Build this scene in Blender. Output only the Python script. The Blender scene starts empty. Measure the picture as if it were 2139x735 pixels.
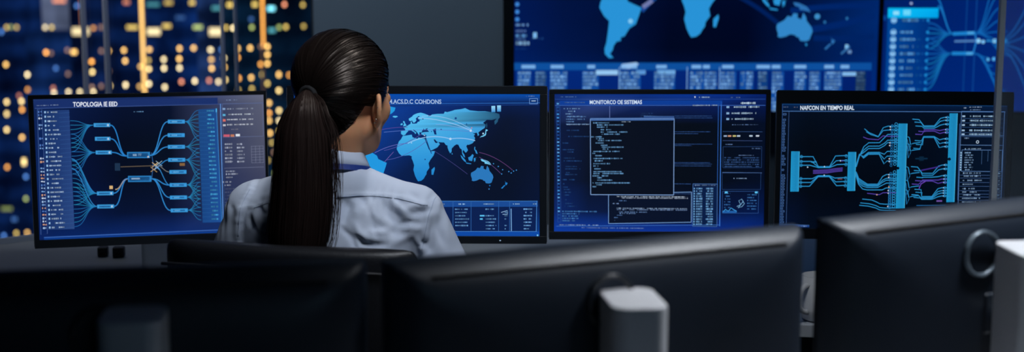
import bpy, bmesh, math, random
import numpy as np
from mathutils import Vector, Matrix
from mathutils.geometry import tessellate_polygon
from mathutils.bvhtree import BVHTree

random.seed(7)
rng = np.random.default_rng(11)
scene = bpy.context.scene
col = bpy.data.collections.new('control_room_scene')
scene.collection.children.link(col)
scene.view_settings.view_transform = 'Standard'
scene.view_settings.look = 'None'
try:
    scene.cycles.use_denoising = True
    scene.cycles.use_adaptive_sampling = False
    scene.cycles.max_bounces = 6
    scene.cycles.caustics_reflective = False
    scene.cycles.caustics_refractive = False
    scene.cycles.sample_clamp_indirect = 4.0
except Exception:
    pass

# ------------------------------------------------------------------ helpers
def lin(c):
    out = []
    for v in c[:3]:
        v = v / 255.0
        out.append(v / 12.92 if v <= 0.04045 else ((v + 0.055) / 1.055) ** 2.4)
    return tuple(out)

CAM_Z, PITCH, FPX = 1.5, math.radians(8.6), 3000.0
CP, SP = math.cos(PITCH), math.sin(PITCH)

def P(x, y, Y):
    """point of the room at distance Y in front of the camera seen at photo pixel x, y"""
    u, v = (x - 1069.5) / FPX, (367.5 - y) / FPX
    t = Y / (CP + v * SP)
    return Vector((u * t, Y, CAM_Z + t * (-SP + v * CP)))

def link(o, parent=None):
    col.objects.link(o)
    if parent is not None:
        o.parent = parent
    return o

def tag(o, label=None, cat=None, group=None, kind=None):
    if label: o['label'] = label
    if cat: o['category'] = cat
    if group: o['group'] = group
    if kind: o['kind'] = kind
    return o

def empty(name, loc=(0, 0, 0), rz=0.0, parent=None):
    o = bpy.data.objects.new(name, None)
    o.empty_display_size = 0.05
    o.location = loc
    o.rotation_euler = (0, 0, rz)
    return link(o, parent)

class MB:
    def __init__(self):
        self.v, self.f, self.c, self.m = [], [], [], []
    def add(self, verts, faces, cols=None, mi=0):
        b = len(self.v)
        self.v.extend([tuple(p) for p in verts])
        for k, f in enumerate(faces):
            self.f.append(tuple(b + i for i in f))
            self.m.append(mi)
        if cols is not None:
            self.c.extend(cols)
    def box(self, c, s, mi=0, R=None):
        x, y, z = (k / 2 for k in s)
        vs = [Vector((sx * x, sy * y, sz * z)) for sx in (-1, 1) for sy in (-1, 1) for sz in (-1, 1)]
        if R is not None: vs = [R @ p for p in vs]
        vs = [p + Vector(c) for p in vs]
        self.add(vs, [(0, 1, 3, 2), (4, 6, 7, 5), (0, 4, 5, 1), (2, 3, 7, 6), (0, 2, 6, 4), (1, 5, 7, 3)], mi=mi)
        return self
    def loft(self, rings, cap=True, mi=0, closed=True):
        n = len(rings[0]); vs = [p for r in rings for p in r]; fs = []
        for k in range(len(rings) - 1):
            for i in range(n if closed else n - 1):
                j = (i + 1) % n
                fs.append((k * n + i, k * n + j, (k + 1) * n + j, (k + 1) * n + i))
        if cap:
            fs.append(tuple(range(n))[::-1]); fs.append(tuple((len(rings) - 1) * n + i for i in range(n)))
        self.add(vs, fs, mi=mi)
        return self
    def tube(self, pts, r, n=10, cap=True, mi=0):
        pts = [Vector(p) for p in pts]
        rr = r if isinstance(r, (list, tuple)) else [r] * len(pts)
        rings = []; up = Vector((0.13, 0.21, 0.97)).normalized(); prev = None
        for i, p in enumerate(pts):
            t = (pts[min(i + 1, len(pts) - 1)] - pts[max(i - 1, 0)]).normalized()
            a = (prev if prev is not None else up)
            a = (a - t * a.dot(t))
            if a.length < 1e-4: a = t.orthogonal()
            a.normalize(); b = t.cross(a); prev = a
            rings.append([p + (a * math.cos(q) + b * math.sin(q)) * rr[i] for q in (2 * math.pi * k / n for k in range(n))])
        return self.loft(rings, cap, mi)
    def build(self, name, mats, parent=None, smooth=False, bevel=0.0, seg=2, angle=35):
        me = bpy.data.meshes.new(name)
        me.from_pydata(self.v, [], self.f)
        if not isinstance(mats, (list, tuple)): mats = [mats]
        for m in mats: me.materials.append(m)
        if len(mats) > 1: me.polygons.foreach_set('material_index', self.m)
        if self.c:
            a = me.color_attributes.new('paint', 'FLOAT_COLOR', 'POINT')
            a.data.foreach_set('color', np.array(self.c, dtype=np.float32).ravel())
        else:
            bm = bmesh.new(); bm.from_mesh(me)
            bmesh.ops.recalc_face_normals(bm, faces=bm.faces)
            bm.to_mesh(me); bm.free()
        if smooth:
            me.polygons.foreach_set('use_smooth', [True] * len(me.polygons))
        me.update()
        o = bpy.data.objects.new(name, me); link(o, parent)
        if bevel > 0:
            md = o.modifiers.new('bevel', 'BEVEL'); md.width = bevel; md.segments = seg; md.limit_method = 'ANGLE'
            md.angle_limit = math.radians(angle)
            me.polygons.foreach_set('use_smooth', [True] * len(me.polygons))
            wn = o.modifiers.new('normals', 'WEIGHTED_NORMAL'); wn.keep_sharp = True
        return o

def rrect(w, d, r, n=5):
    """rounded rectangle outline, counter-clockwise"""
    out = []
    for cx, cy, a0 in ((w / 2 - r, d / 2 - r, 0), (-w / 2 + r, d / 2 - r, 90), (-w / 2 + r, -d / 2 + r, 180), (w / 2 - r, -d / 2 + r, 270)):
        for k in range(n + 1):
            a = math.radians(a0 + 90 * k / n)
            out.append((cx + r * math.cos(a), cy + r * math.sin(a)))
    return out

# ------------------------------------------------------------------ materials
def mat(name, rgb, rough=0.5, metal=0.0, spec=0.5, noise=0.0, nscale=40.0, bump=0.0, bscale=200.0, coat=0.0, aniso=0.0):
    m = bpy.data.materials.new(name); m.use_nodes = True
    nt = m.node_tree; b = nt.nodes['Principled BSDF']
    b.inputs['Base Color'].default_value = (*rgb, 1)
    b.inputs['Roughness'].default_value = rough
    b.inputs['Metallic'].default_value = metal
    b.inputs['Specular IOR Level'].default_value = spec
    b.inputs['Coat Weight'].default_value = coat
    if name.startswith('dark_brown'):
        b.inputs['Specular Tint'].default_value = (1.0, 0.84, 0.74, 1)
    if name == 'skin':
        b.inputs['Subsurface Weight'].default_value = 0.25; b.inputs['Subsurface Radius'].default_value = (0.010, 0.0035, 0.0015); b.inputs['Subsurface Scale'].default_value = 1.0
    tc = nt.nodes.new('ShaderNodeTexCoord')
    if noise > 0:
        n = nt.nodes.new('ShaderNodeTexNoise'); n.inputs['Scale'].default_value = nscale; n.inputs['Detail'].default_value = 5
        r = nt.nodes.new('ShaderNodeMapRange'); r.inputs['To Min'].default_value = 1 - noise; r.inputs['To Max'].default_value = 1 + noise
        x = nt.nodes.new('ShaderNodeMix'); x.data_type = 'RGBA'; x.blend_type = 'MULTIPLY'; x.inputs[0].default_value = 1
        x.inputs[6].default_value = (*rgb, 1)
        nt.links.new(tc.outputs['Object'], n.inputs['Vector']); nt.links.new(n.outputs['Fac'], r.inputs['Value'])
        nt.links.new(r.outputs['Result'], x.inputs[7]); nt.links.new(x.outputs[2], b.inputs['Base Color'])
    if bump > 0:
        n2 = nt.nodes.new('ShaderNodeTexNoise'); n2.inputs['Scale'].default_value = bscale; n2.inputs['Detail'].default_value = 3
        bp = nt.nodes.new('ShaderNodeBump'); bp.inputs['Strength'].default_value = bump; bp.inputs['Distance'].default_value = 0.002
        nt.links.new(tc.outputs['Object'], n2.inputs['Vector']); nt.links.new(n2.outputs['Fac'], bp.inputs['Height'])
        nt.links.new(bp.outputs['Normal'], b.inputs['Normal'])
    return m

def screen_mat(name, rough=0.4, strength=1.0, spec=0.25):
    m = bpy.data.materials.new(name); m.use_nodes = True
    nt = m.node_tree; b = nt.nodes['Principled BSDF']
    a = nt.nodes.new('ShaderNodeVertexColor'); a.layer_name = 'paint'
    b.inputs['Base Color'].default_value = (0.004, 0.005, 0.008, 1)
    b.inputs['Roughness'].default_value = rough
    b.inputs['Specular IOR Level'].default_value = spec
    nt.links.new(a.outputs['Color'], b.inputs['Emission Color'])
    b.inputs['Emission Strength'].default_value = strength
    return m

def glow_mat(name, rgb, strength):
    m = bpy.data.materials.new(name); m.use_nodes = True
    nt = m.node_tree; nt.nodes.clear()
    e = nt.nodes.new('ShaderNodeEmission'); e.inputs['Color'].default_value = (*rgb, 1); e.inputs['Strength'].default_value = strength
    o = nt.nodes.new('ShaderNodeOutputMaterial'); nt.links.new(e.outputs[0], o.inputs[0])
    return m

def window_glow_mat():
    m = bpy.data.materials.new('lit_window_glow'); m.use_nodes = True
    nt = m.node_tree; nt.nodes.clear()
    a = nt.nodes.new('ShaderNodeAttribute'); a.attribute_type = 'OBJECT'; a.attribute_name = 'glow'
    e = nt.nodes.new('ShaderNodeEmission'); e.inputs['Strength'].default_value = 1
    o = nt.nodes.new('ShaderNodeOutputMaterial')
    nt.links.new(a.outputs['Color'], e.inputs['Color']); nt.links.new(e.outputs[0], o.inputs[0])
    return m

def glass_mat(name, gloss=0.06, haze=0.0, tint=(1, 1, 1), haze_rgb=(0.3, 0.36, 0.42), rough=0.02):
    m = bpy.data.materials.new(name); m.use_nodes = True
    nt = m.node_tree; nt.nodes.clear()
    t = nt.nodes.new('ShaderNodeBsdfTransparent'); t.inputs['Color'].default_value = (*tint, 1)
    g = nt.nodes.new('ShaderNodeBsdfGlossy'); g.inputs['Roughness'].default_value = rough
    d = nt.nodes.new('ShaderNodeBsdfDiffuse'); d.inputs['Color'].default_value = (*haze_rgb, 1)
    m1 = nt.nodes.new('ShaderNodeMixShader'); m1.inputs[0].default_value = gloss
    m2 = nt.nodes.new('ShaderNodeMixShader'); m2.inputs[0].default_value = haze
    o = nt.nodes.new('ShaderNodeOutputMaterial')
    nt.links.new(t.outputs[0], m1.inputs[1]); nt.links.new(g.outputs[0], m1.inputs[2])
    nt.links.new(m1.outputs[0], m2.inputs[1]); nt.links.new(d.outputs[0], m2.inputs[2])
    nt.links.new(m2.outputs[0], o.inputs[0])
    return m

def facade_mat(name, rgb, glow, band=0.6, vband=0.25, seed=0.0, patchy=1.0):
    """curtain-wall front: dark floors and bays, with emission painted in for the city glow falling on it"""
    m = bpy.data.materials.new(name); m.use_nodes = True
    nt = m.node_tree; b = nt.nodes['Principled BSDF']
    b.inputs['Roughness'].default_value = 0.35
    tc = nt.nodes.new('ShaderNodeTexCoord')
    sx = nt.nodes.new('ShaderNodeSeparateXYZ'); nt.links.new(tc.outputs['Object'], sx.inputs[0])
    def wave(sock, scale, ph):
        a = nt.nodes.new('ShaderNodeMath'); a.operation = 'MULTIPLY_ADD'; a.inputs[1].default_value = scale; a.inputs[2].default_value = ph
        nt.links.new(sock, a.inputs[0])
        s = nt.nodes.new('ShaderNodeMath'); s.operation = 'SINE'; nt.links.new(a.outputs[0], s.inputs[0])
        r = nt.nodes.new('ShaderNodeMapRange'); r.inputs['From Min'].default_value = -0.6; r.inputs['From Max'].default_value = 0.6
        nt.links.new(s.outputs[0], r.inputs['Value'])
        return r
    h = wave(sx.outputs['Z'], 2 * math.pi / 1.1, seed); h.inputs['To Min'].default_value = 1 - band; h.inputs['To Max'].default_value = 1
    w = wave(sx.outputs['X'], 2 * math.pi / 1.9, seed); w.inputs['To Min'].default_value = 1 - vband; w.inputs['To Max'].default_value = 1
    n = nt.nodes.new('ShaderNodeTexNoise'); n.inputs['Scale'].default_value = 0.55; n.inputs['Detail'].default_value = 3
    mp = nt.nodes.new('ShaderNodeMapping'); mp.inputs['Location'].default_value = (seed * 3, seed, 0); mp.inputs['Scale'].default_value = (1, 1, 0.8)
    nt.links.new(tc.outputs['Object'], mp.inputs[0]); nt.links.new(mp.outputs[0], n.inputs['Vector'])
    nr = nt.nodes.new('ShaderNodeMapRange'); nr.inputs['From Min'].default_value = 0.35; nr.inputs['From Max'].default_value = 0.65
    nr.inputs['To Min'].default_value = 1 - 0.75 * patchy; nr.inputs['To Max'].default_value = 1 + 0.5 * patchy
    nt.links.new(n.outputs['Fac'], nr.inputs['Value'])
    p1 = nt.nodes.new('ShaderNodeMath'); p1.operation = 'MULTIPLY'; nt.links.new(h.outputs[0], p1.inputs[0]); nt.links.new(w.outputs[0], p1.inputs[1])
    p2 = nt.nodes.new('ShaderNodeMath'); p2.operation = 'MULTIPLY'; nt.links.new(p1.outputs[0], p2.inputs[0]); nt.links.new(nr.outputs[0], p2.inputs[1])
    p3 = nt.nodes.new('ShaderNodeMath'); p3.operation = 'MULTIPLY'; p3.inputs[1].default_value = glow; nt.links.new(p2.outputs[0], p3.inputs[0])
    b.inputs['Base Color'].default_value = (rgb[0] * .5, rgb[1] * .5, rgb[2] * .5, 1)
    b.inputs['Emission Color'].default_value = (*rgb, 1)  # emission stands in for city glow on the front
    nt.links.new(p3.outputs[0], b.inputs['Emission Strength'])
    return m

M = dict(
    black_plastic=mat('black_plastic', (0.008, 0.010, 0.014), 0.42, bump=0.05, bscale=900),
    bezel=mat('bezel_plastic', (0.005, 0.008, 0.013), 0.42, spec=0.35),
    bezel_edge=mat('bezel_edge_plastic', (0.10, 0.11, 0.125), 0.4),
    shell=mat('shell_plastic', (0.010, 0.017, 0.030), 0.45, spec=0.5, noise=0.06, nscale=12, bump=0.08, bscale=1100),
    slot=mat('slot_dark', (0.004, 0.003, 0.004), 0.7),
    ring=mat('ring_chrome', (0.14, 0.18, 0.22), 0.35, metal=0.3),
    ring_dark=mat('ring_black', (0.012, 0.016, 0.022), 0.4),
    silver=mat('silver_paint', (0.64, 0.65, 0.68), 0.45, metal=0.1, noise=0.03, nscale=30),
    rear_stand=mat('rear_stand_paint', (0.38, 0.42, 0.48), 0.5),
    desk=mat('desk_laminate', (0.46, 0.49, 0.53), 0.45, noise=0.05, nscale=6),
    desk_edge=mat('desk_edge_band', (0.55, 0.62, 0.75), 0.4),
    desk_leg=mat('desk_leg_paint', (0.05, 0.055, 0.065), 0.5),
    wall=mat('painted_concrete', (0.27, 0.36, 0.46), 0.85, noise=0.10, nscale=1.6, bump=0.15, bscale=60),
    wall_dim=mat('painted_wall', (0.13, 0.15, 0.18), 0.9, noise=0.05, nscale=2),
    ceiling=mat('ceiling_board', (0.16, 0.17, 0.19), 0.9, noise=0.05, nscale=3),
    floor=mat('dark_carpet', (0.035, 0.038, 0.045), 0.95, noise=0.3, nscale=90, bump=0.3, bscale=500),
    alu=mat('window_aluminium', (0.86, 0.88, 0.95), 0.5),
    alu_dark=mat('window_frame_dark', (0.07, 0.085, 0.10), 0.5),
    leather=mat('black_leather', (0.006, 0.007, 0.010), 0.42, spec=0.35, bump=0.25, bscale=260),
    chrome=mat('chair_chrome', (0.55, 0.55, 0.57), 0.2, metal=1.0),
    chair_plastic=mat('chair_plastic', (0.012, 0.012, 0.014), 0.45),
    shirt=mat('shirt_cotton', (0.54, 0.605, 0.745), 0.85, spec=0.15, noise=0.03, nscale=25, bump=0.12, bscale=1500),
    shirt_seam=mat('shirt_seam_thread', (0.42, 0.49, 0.63), 0.9, spec=0.1),
    skin=mat('skin', (0.68, 0.325, 0.17), 0.5, spec=0.3, noise=0.06, nscale=30, bump=0.1, bscale=500),
    hair=mat('dark_brown_hair', (0.0085, 0.0055, 0.0048), 0.34, spec=0.30),
    tail=mat('dark_brown_hair_ends', (0.017, 0.0098, 0.0088), 0.5, spec=0.22),
    hair_core=mat('hair_underlayer', (0.004, 0.003, 0.003), 0.8, spec=0.05),
    hair_tie=mat('hair_tie_fabric', (0.006, 0.006, 0.008), 0.8, bump=0.5, bscale=800),
    lanyard=mat('navy_lanyard', (0.012, 0.04, 0.24), 0.55),
    earring=mat('silver_earring', (0.85, 0.82, 0.78), 0.12, metal=1.0),
    trousers=mat('dark_trousers', (0.012, 0.013, 0.018), 0.9),
    shoe=mat('black_shoe', (0.010, 0.010, 0.010), 0.3),
    eye=mat('eye_white', (0.65, 0.63, 0.6), 0.2),
    iris=mat('brown_iris', (0.03, 0.015, 0.008), 0.2),
    lips=mat('lips', (0.36, 0.10, 0.08), 0.45),
    mug=mat('white_ceramic', (0.75, 0.76, 0.78), 0.25),
    coffee=mat('coffee', (0.03, 0.012, 0.005), 0.1),
    box_dark=mat('dark_box_plastic', (0.01, 0.013, 0.02), 0.5),
    screen=screen_mat('lit_screen', 0.42, 1.0, 0.28),
    wall_screen=screen_mat('lit_wall_screen', 0.5, 1.0, 0.1),
    win_glow=window_glow_mat(),
    pane=glass_mat('window_glass', 0.02, 0.0, (0.94, 0.97, 1.0)),
    partition=glass_mat('partition_glass', 0.03, 0.17, (0.92, 0.97, 1.0), (0.45, 0.52, 0.60)),
    glass_edge=mat('polished_glass_edge', (0.70, 0.78, 0.84), 0.3),
)
# ------------------------------------------------------------------ picture shown on a screen
class Canvas:
    """drawing on a screen's own plane; corner pixels give the drawing units, W x H metres the real size"""
    def __init__(self, tl, tr, br, bl, W, H, step=0.00012):
        self.q = [np.array(p, float) for p in (tl, tr, br, bl)]
        self.W, self.H, self.step = W, H, step
        self.v, self.f, self.c = [], [], []
        self.k = 0
        self.pxw = W / np.linalg.norm(self.q[1] - self.q[0])
    def st(self, x, y):
        tl, tr, br, bl = self.q
        s = t = 0.5
        for _ in range(5):
            p = tl * (1 - s) * (1 - t) + tr * s * (1 - t) + br * s * t + bl * (1 - s) * t
            ds = (tr - tl) * (1 - t) + (br - bl) * t
            dt = (bl - tl) * (1 - s) + (br - tr) * s
            e = np.array((x, y)) - p
            det = ds[0] * dt[1] - ds[1] * dt[0]
            s += (e[0] * dt[1] - e[1] * dt[0]) / det
            t += (ds[0] * e[1] - ds[1] * e[0]) / det
        return s, t
    def loc(self, x, y):
        s, t = self.st(x, y)
        s = min(max(s, 0), 1); t = min(max(t, 0), 1)
        return ((s - 0.5) * self.W, -self.k * self.step, (0.5 - t) * self.H)
    def layer(self):
        self.k += 1
    def poly(self, pts, rgb, cols=None, tess=False):
        b = len(self.v)
        self.v.extend(self.loc(*p) for p in pts)
        if cols is None: cols = [rgb] * len(pts)
        self.c.extend((*lin(c), 1.0) for c in cols)
        if tess:
            for tri in tessellate_polygon([[Vector((p[0], p[1], 0)) for p in pts]]):
                self.f.append(tuple(b + i for i in tri))
        else:
            self.f.append(tuple(range(b, b + len(pts))))
    def rect(self, x0, y0, x1, y1, rgb, cols=None, sk=0.0):
        """sk: slope of the horizontal sides (dy/dx)"""
        d = sk * (x1 - x0)
        self.poly([(x0, y0), (x1, y0 + d), (x1, y1 + d), (x0, y1)], rgb, cols)
    def line(self, pts, w, rgb):
        n = len(pts)
        L, R_ = [], []
        for i, p in enumerate(pts):
            a = np.array(pts[max(i - 1, 0)], float); c = np.array(pts[min(i + 1, n - 1)], float)
            d = c - a; d /= max(np.linalg.norm(d), 1e-6)
            nx = np.array((-d[1], d[0])) * w / 2
            L.append(np.array(p) + nx); R_.append(np.array(p) - nx)
        for i in range(n - 1):
            self.poly([L[i], L[i + 1], R_[i + 1], R_[i]], rgb)
    def frame(self, x0, y0, x1, y1, w, rgb, sk=0.0):
        d = sk * (x1 - x0)
        self.line([(x0, y0), (x1, y0 + d)], w, rgb); self.line([(x0, y1), (x1, y1 + d)], w, rgb)
        self.line([(x0, y0), (x0, y1)], w, rgb); self.line([(x1, y0 + d), (x1, y1 + d)], w, rgb)
    def disc(self, x, y, r, rgb, n=14, ry=None):
        ry = ry or r
        self.poly([(x + r * math.cos(2 * math.pi * k / n), y + ry * math.sin(2 * math.pi * k / n)) for k in range(n)], rgb)
    def circ(self, x, y, r, w, rgb, n=14):
        self.line([(x + r * math.cos(2 * math.pi * k / n), y + r * math.sin(2 * math.pi * k / n)) for k in range(n + 1)], w, rgb)
    def scribble(self, x0, y, x1, h, rgb, gap=0.18, rnd=random, sk=0.0):
        """a line of writing too small to read: short strokes with word gaps"""
        x = x0
        while x < x1:
            w = rnd.uniform(0.5, 1.3) * h
            if rnd.random() > gap:
                k = rnd.uniform(0.6, 1.0)
                c = tuple(v * k for v in rgb)
                hh = h * rnd.uniform(0.55, 1.0)
                self.rect(x, y - hh / 2 + sk * (x - x0), min(x + w * 0.8, x1), y + hh / 2 + sk * (x - x0), c)
            x += w
    def text(self, body, x, y, width, height, rgb, sk=0.0, bold=0.02):
        cu = bpy.data.curves.new('lettering', 'FONT'); cu.body = body; cu.size = 1.0; cu.offset = bold; cu.resolution_u = 3
        ob = bpy.data.objects.new('lettering', cu)
        me = ob.to_mesh()
        vs = np.array([v.co[:2] for v in me.vertices])
        fs = [tuple(p.vertices) for p in me.polygons]
        ob.to_mesh_clear()
        bpy.data.objects.remove(ob); bpy.data.curves.remove(cu)
        mn, mx = vs.min(0), vs.max(0)
        b = len(self.v)
        for px, py in vs:
            X = x + (px - mn[0]) / (mx[0] - mn[0]) * width
            Y = y + height - (py - mn[1]) / (mx[1] - mn[1]) * height + sk * (X - x)
            self.v.append(self.loc(X, Y)); self.c.append((*lin(rgb), 1.0))
        self.f.extend(tuple(b + i for i in f) for f in fs)
    def build(self, name, material, parent, y=0.0):
        me = bpy.data.meshes.new(name)
        # every face looks towards -y
        fs = []
        for f in self.f:
            a, b, c = (np.array(self.v[i]) for i in f[:3])
            n = np.cross(b - a, c - a)
            fs.append(f if n[1] < 0 else tuple(reversed(f)))
        me.from_pydata(self.v, [], fs)
        a = me.color_attributes.new('paint', 'FLOAT_COLOR', 'POINT')
        a.data.foreach_set('color', np.array(self.c, dtype=np.float32).ravel())
        me.materials.append(material); me.update()
        o = bpy.data.objects.new(name, me); o.location = (0, y, 0)
        return link(o, parent)

def bez(p0, p1, p2, p3, n=12):
    out = []
    for k in range(n + 1):
        t = k / n
        out.append(tuple(np.array(p0) * (1 - t) ** 3 + 3 * np.array(p1) * t * (1 - t) ** 2 + 3 * np.array(p2) * t * t * (1 - t) + np.array(p3) * t ** 3))
    return out
def scurve(a, b, k=0.5, n=12):
    dx = b[0] - a[0]
    return bez(a, (a[0] + dx * k, a[1]), (b[0] - dx * k, b[1]), b, n)

LAND = dict(
 africa=[(-17,15),(-16,20),(-13,27),(-9.5,30),(-6,35.5),(0,36),(10,37.3),(11,33.5),(15,32),(20,31),(22,33),(29,31),(32.5,31),(34,27.5),(37,21),(39.5,15),(43,11.5),(51,12),(48,5),(42,-2),(39,-7),(40.5,-14),(35.5,-20),(35,-24),(32.5,-27),(30,-31),(25.5,-34),(20,-34.8),(18,-32),(15,-26.5),(12,-17),(13.5,-10),(11.5,-4),(9,1),(9.5,4),(5,5.5),(-4,5),(-8,4.5),(-13,8.5)],
 eurasia=[(-9,38.5),(-9,43),(-2,43.4),(-1.5,46),(-4.5,48.3),(1.5,50.5),(4,52),(8,54),(8.5,57),(10.5,57.5),(10.5,54.5),(14,54),(19,54.5),(21,57),(24,57.5),(24,59.3),(29,60),(25,60.2),(22,61),(21.5,63.5),(25,65.5),(22,65.8),(17.5,62),(17.5,60.5),(19,59.8),(16.5,57),(14.5,55.5),(12.8,55.7),(11,59),(8,58),(5.5,59),(5,62),(10,64.5),(14,68),(20,70),(26,71),(31,70),(40,67),(40,64.5),(44,66.5),(46,68),(54,68.8),(60,69),(67,69),(69,72.5),(73,71.5),(80,73),(87,75),(98,76),(105,77.5),(113,74),(128,72.5),(140,72.5),(152,71),(160,69.5),(165,68),(166,63),(163,60),(162,56),(157,51.5),(156,57),(160,61),(152,59),(143,59.3),(136,54.5),(141,52),(139,47),(132,43),(129,41),(127.5,39.5),(129.3,36.5),(126.5,34.5),(126,37.5),(124.5,40),(121.5,39),(118,39),(122,37),(119.5,35),(121.8,31.5),(120,26.5),(117,23.5),(110,21),(108,21.5),(106,19),(109,13),(107,10.5),(105,9),(103,11),(100.5,13.5),(99.5,10),(102.5,6),(103.8,1.5),(101,3),(98.5,8),(98,14),(95,16),(92,21.5),(89,22),(85,20),(80.2,15.5),(80,11),(77.5,8),(75,12),(73,17),(72.8,20.5),(70,21),(67,25),(58,25.5),(54,26.5),(50.5,30),(48.5,29.5),(51,25),(54,24),(56.3,26),(59.5,22.5),(55,17.5),(45,13),(43,13),(39,21),(35,28),(34.5,30),(34.5,32),(36,36.5),(30.5,36.5),(27,37.5),(26.5,40),(31,41),(36,41.3),(41,41.5),(37,45),(39,47),(35,46.3),(33.5,44.5),(31,46.5),(28.5,43.5),(28,41.2),(23,40.5),(24,38),(22.5,36.5),(19.5,41),(16,43.5),(13,45.5),(12.5,44),(18.3,40),(16,38),(15,40.5),(10.5,43),(8.5,44.3),(4,43.5),(3,42),(0,39.5),(-1,37.5),(-5,36)],
 uk=[(-5,50),(1,51.3),(0,53),(-2,55.5),(-2,57.5),(-5,58.5),(-5,56),(-3,54.5),(-4.5,52.5)],
 ireland=[(-10,52),(-6,52.2),(-6,55),(-9,54.5)],
 iceland=[(-24,65),(-19,63.5),(-14,65),(-16,66.3),(-22,66.3)],
 greenland=[(-45,60),(-53,66),(-55,70),(-68,76),(-60,80),(-32,81.5),(-18,79),(-20,74),(-25,70),(-38,66)],
 japan=[(130,31.5),(132,34),(136,35.5),(139.5,38),(140,41),(141,45),(145,43.5),(141.5,41.5),(141.5,38),(140.5,35.5),(136,33.5),(132,33)],
 sakhalin=[(142,46),(143.5,50),(143,54),(142,54),(141.8,50)],
 madagascar=[(44,-17),(49.5,-12.5),(50,-16),(47,-25),(44,-24.5)],
 ceylon=[(80,9.5),(82,7),(80.5,6)],
 sumatra=[(95.5,5.5),(98,4),(104,-2),(106,-6),(102,-4),(98,0)],
 java=[(105,-6.5),(108,-6.5),(114.5,-7.5),(114,-8.7),(106,-7.7)],
 borneo=[(109,1.5),(113,3.2),(117,7),(119,5),(117.5,1),(116,-4),(110.5,-3)],
 celebes=[(119.5,-5),(119,0),(120,1),(125,1.5),(121,0.5),(123,-1),(121.5,-2),(122.5,-4.5),(120.5,-3),(120.3,-5.5)],
 philippines=[(120.5,18),(122,18),(121.5,14),(124,12.5),(126,7),(123,8),(122,11),(120,14)],
 newguinea=[(131,-1),(134,-1),(138,-1.8),(145,-4.5),(147.5,-6.5),(150.5,-10.5),(147,-9.5),(143,-8.5),(138.5,-8),(138,-5.5),(133,-4)],
 australia=[(114,-22),(113.5,-26),(115.5,-31.5),(115,-34),(118,-35),(123.5,-34),(129,-31.7),(134,-32.5),(136,-34.5),(138,-34.5),(140,-38),(144,-38.5),(147,-38.5),(150,-37),(153.3,-29),(152,-25),(146.5,-19),(145.5,-15),(142.5,-11),(141.5,-14),(140.5,-17.5),(136,-15.5),(136.5,-12),(132,-11.3),(129.5,-15),(125.5,-14),(122,-18)],
 tasmania=[(145,-41),(148,-41),(147,-43.5)],
 nzn=[(173,-34.5),(175.5,-37),(178.5,-37.8),(176.5,-41),(175,-41.3),(174,-39.3),(174.7,-37)],
 nzs=[(172.7,-40.7),(174.2,-41.8),(171,-44.5),(169,-46.6),(166.5,-46),(170,-43)],
 samerica=[(-77,8),(-72,12),(-62,10.7),(-52,5),(-50,0),(-44,-2.5),(-35,-6),(-37,-12),(-39,-17),(-41,-22),(-48,-26),(-53,-33.5),(-57.5,-35),(-57,-38),(-62,-39),(-65,-43),(-66,-47),(-69,-51),(-65,-54.7),(-70,-55),(-74.5,-51),(-75,-46),(-73,-40),(-71.5,-30),(-70.2,-19),(-76,-14),(-81,-6),(-80,-1),(-77.5,4)],
 namerica=[(-168,66),(-156,71),(-125,70),(-95,72),(-82,68),(-94,60),(-80,52),(-78,60),(-65,60),(-56,52),(-66,45),(-75,38),(-81,31),(-80,25),(-83,30),(-97,27),(-97,20),(-90,21),(-88,16),(-83,10),(-79,9),(-86,12),(-105,20),(-115,30),(-123,38),(-124,48),(-135,58),(-152,60),(-165,55),(-158,60)],
)
CASPIAN = [(47,45),(53,46.5),(53,41),(54,37),(50,37.5),(49,41)]

def draw_map(cv, fx, fy, shade, only=None):
    cv.layer()
    for k, pts in LAND.items():
        if only and k not in only: continue
        pp = [(fx(a), fy(b)) for a, b in pts]
        cv.poly(pp, None, cols=[shade(k, a, b) for a, b in pts], tess=True)
    cv.layer()

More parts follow.
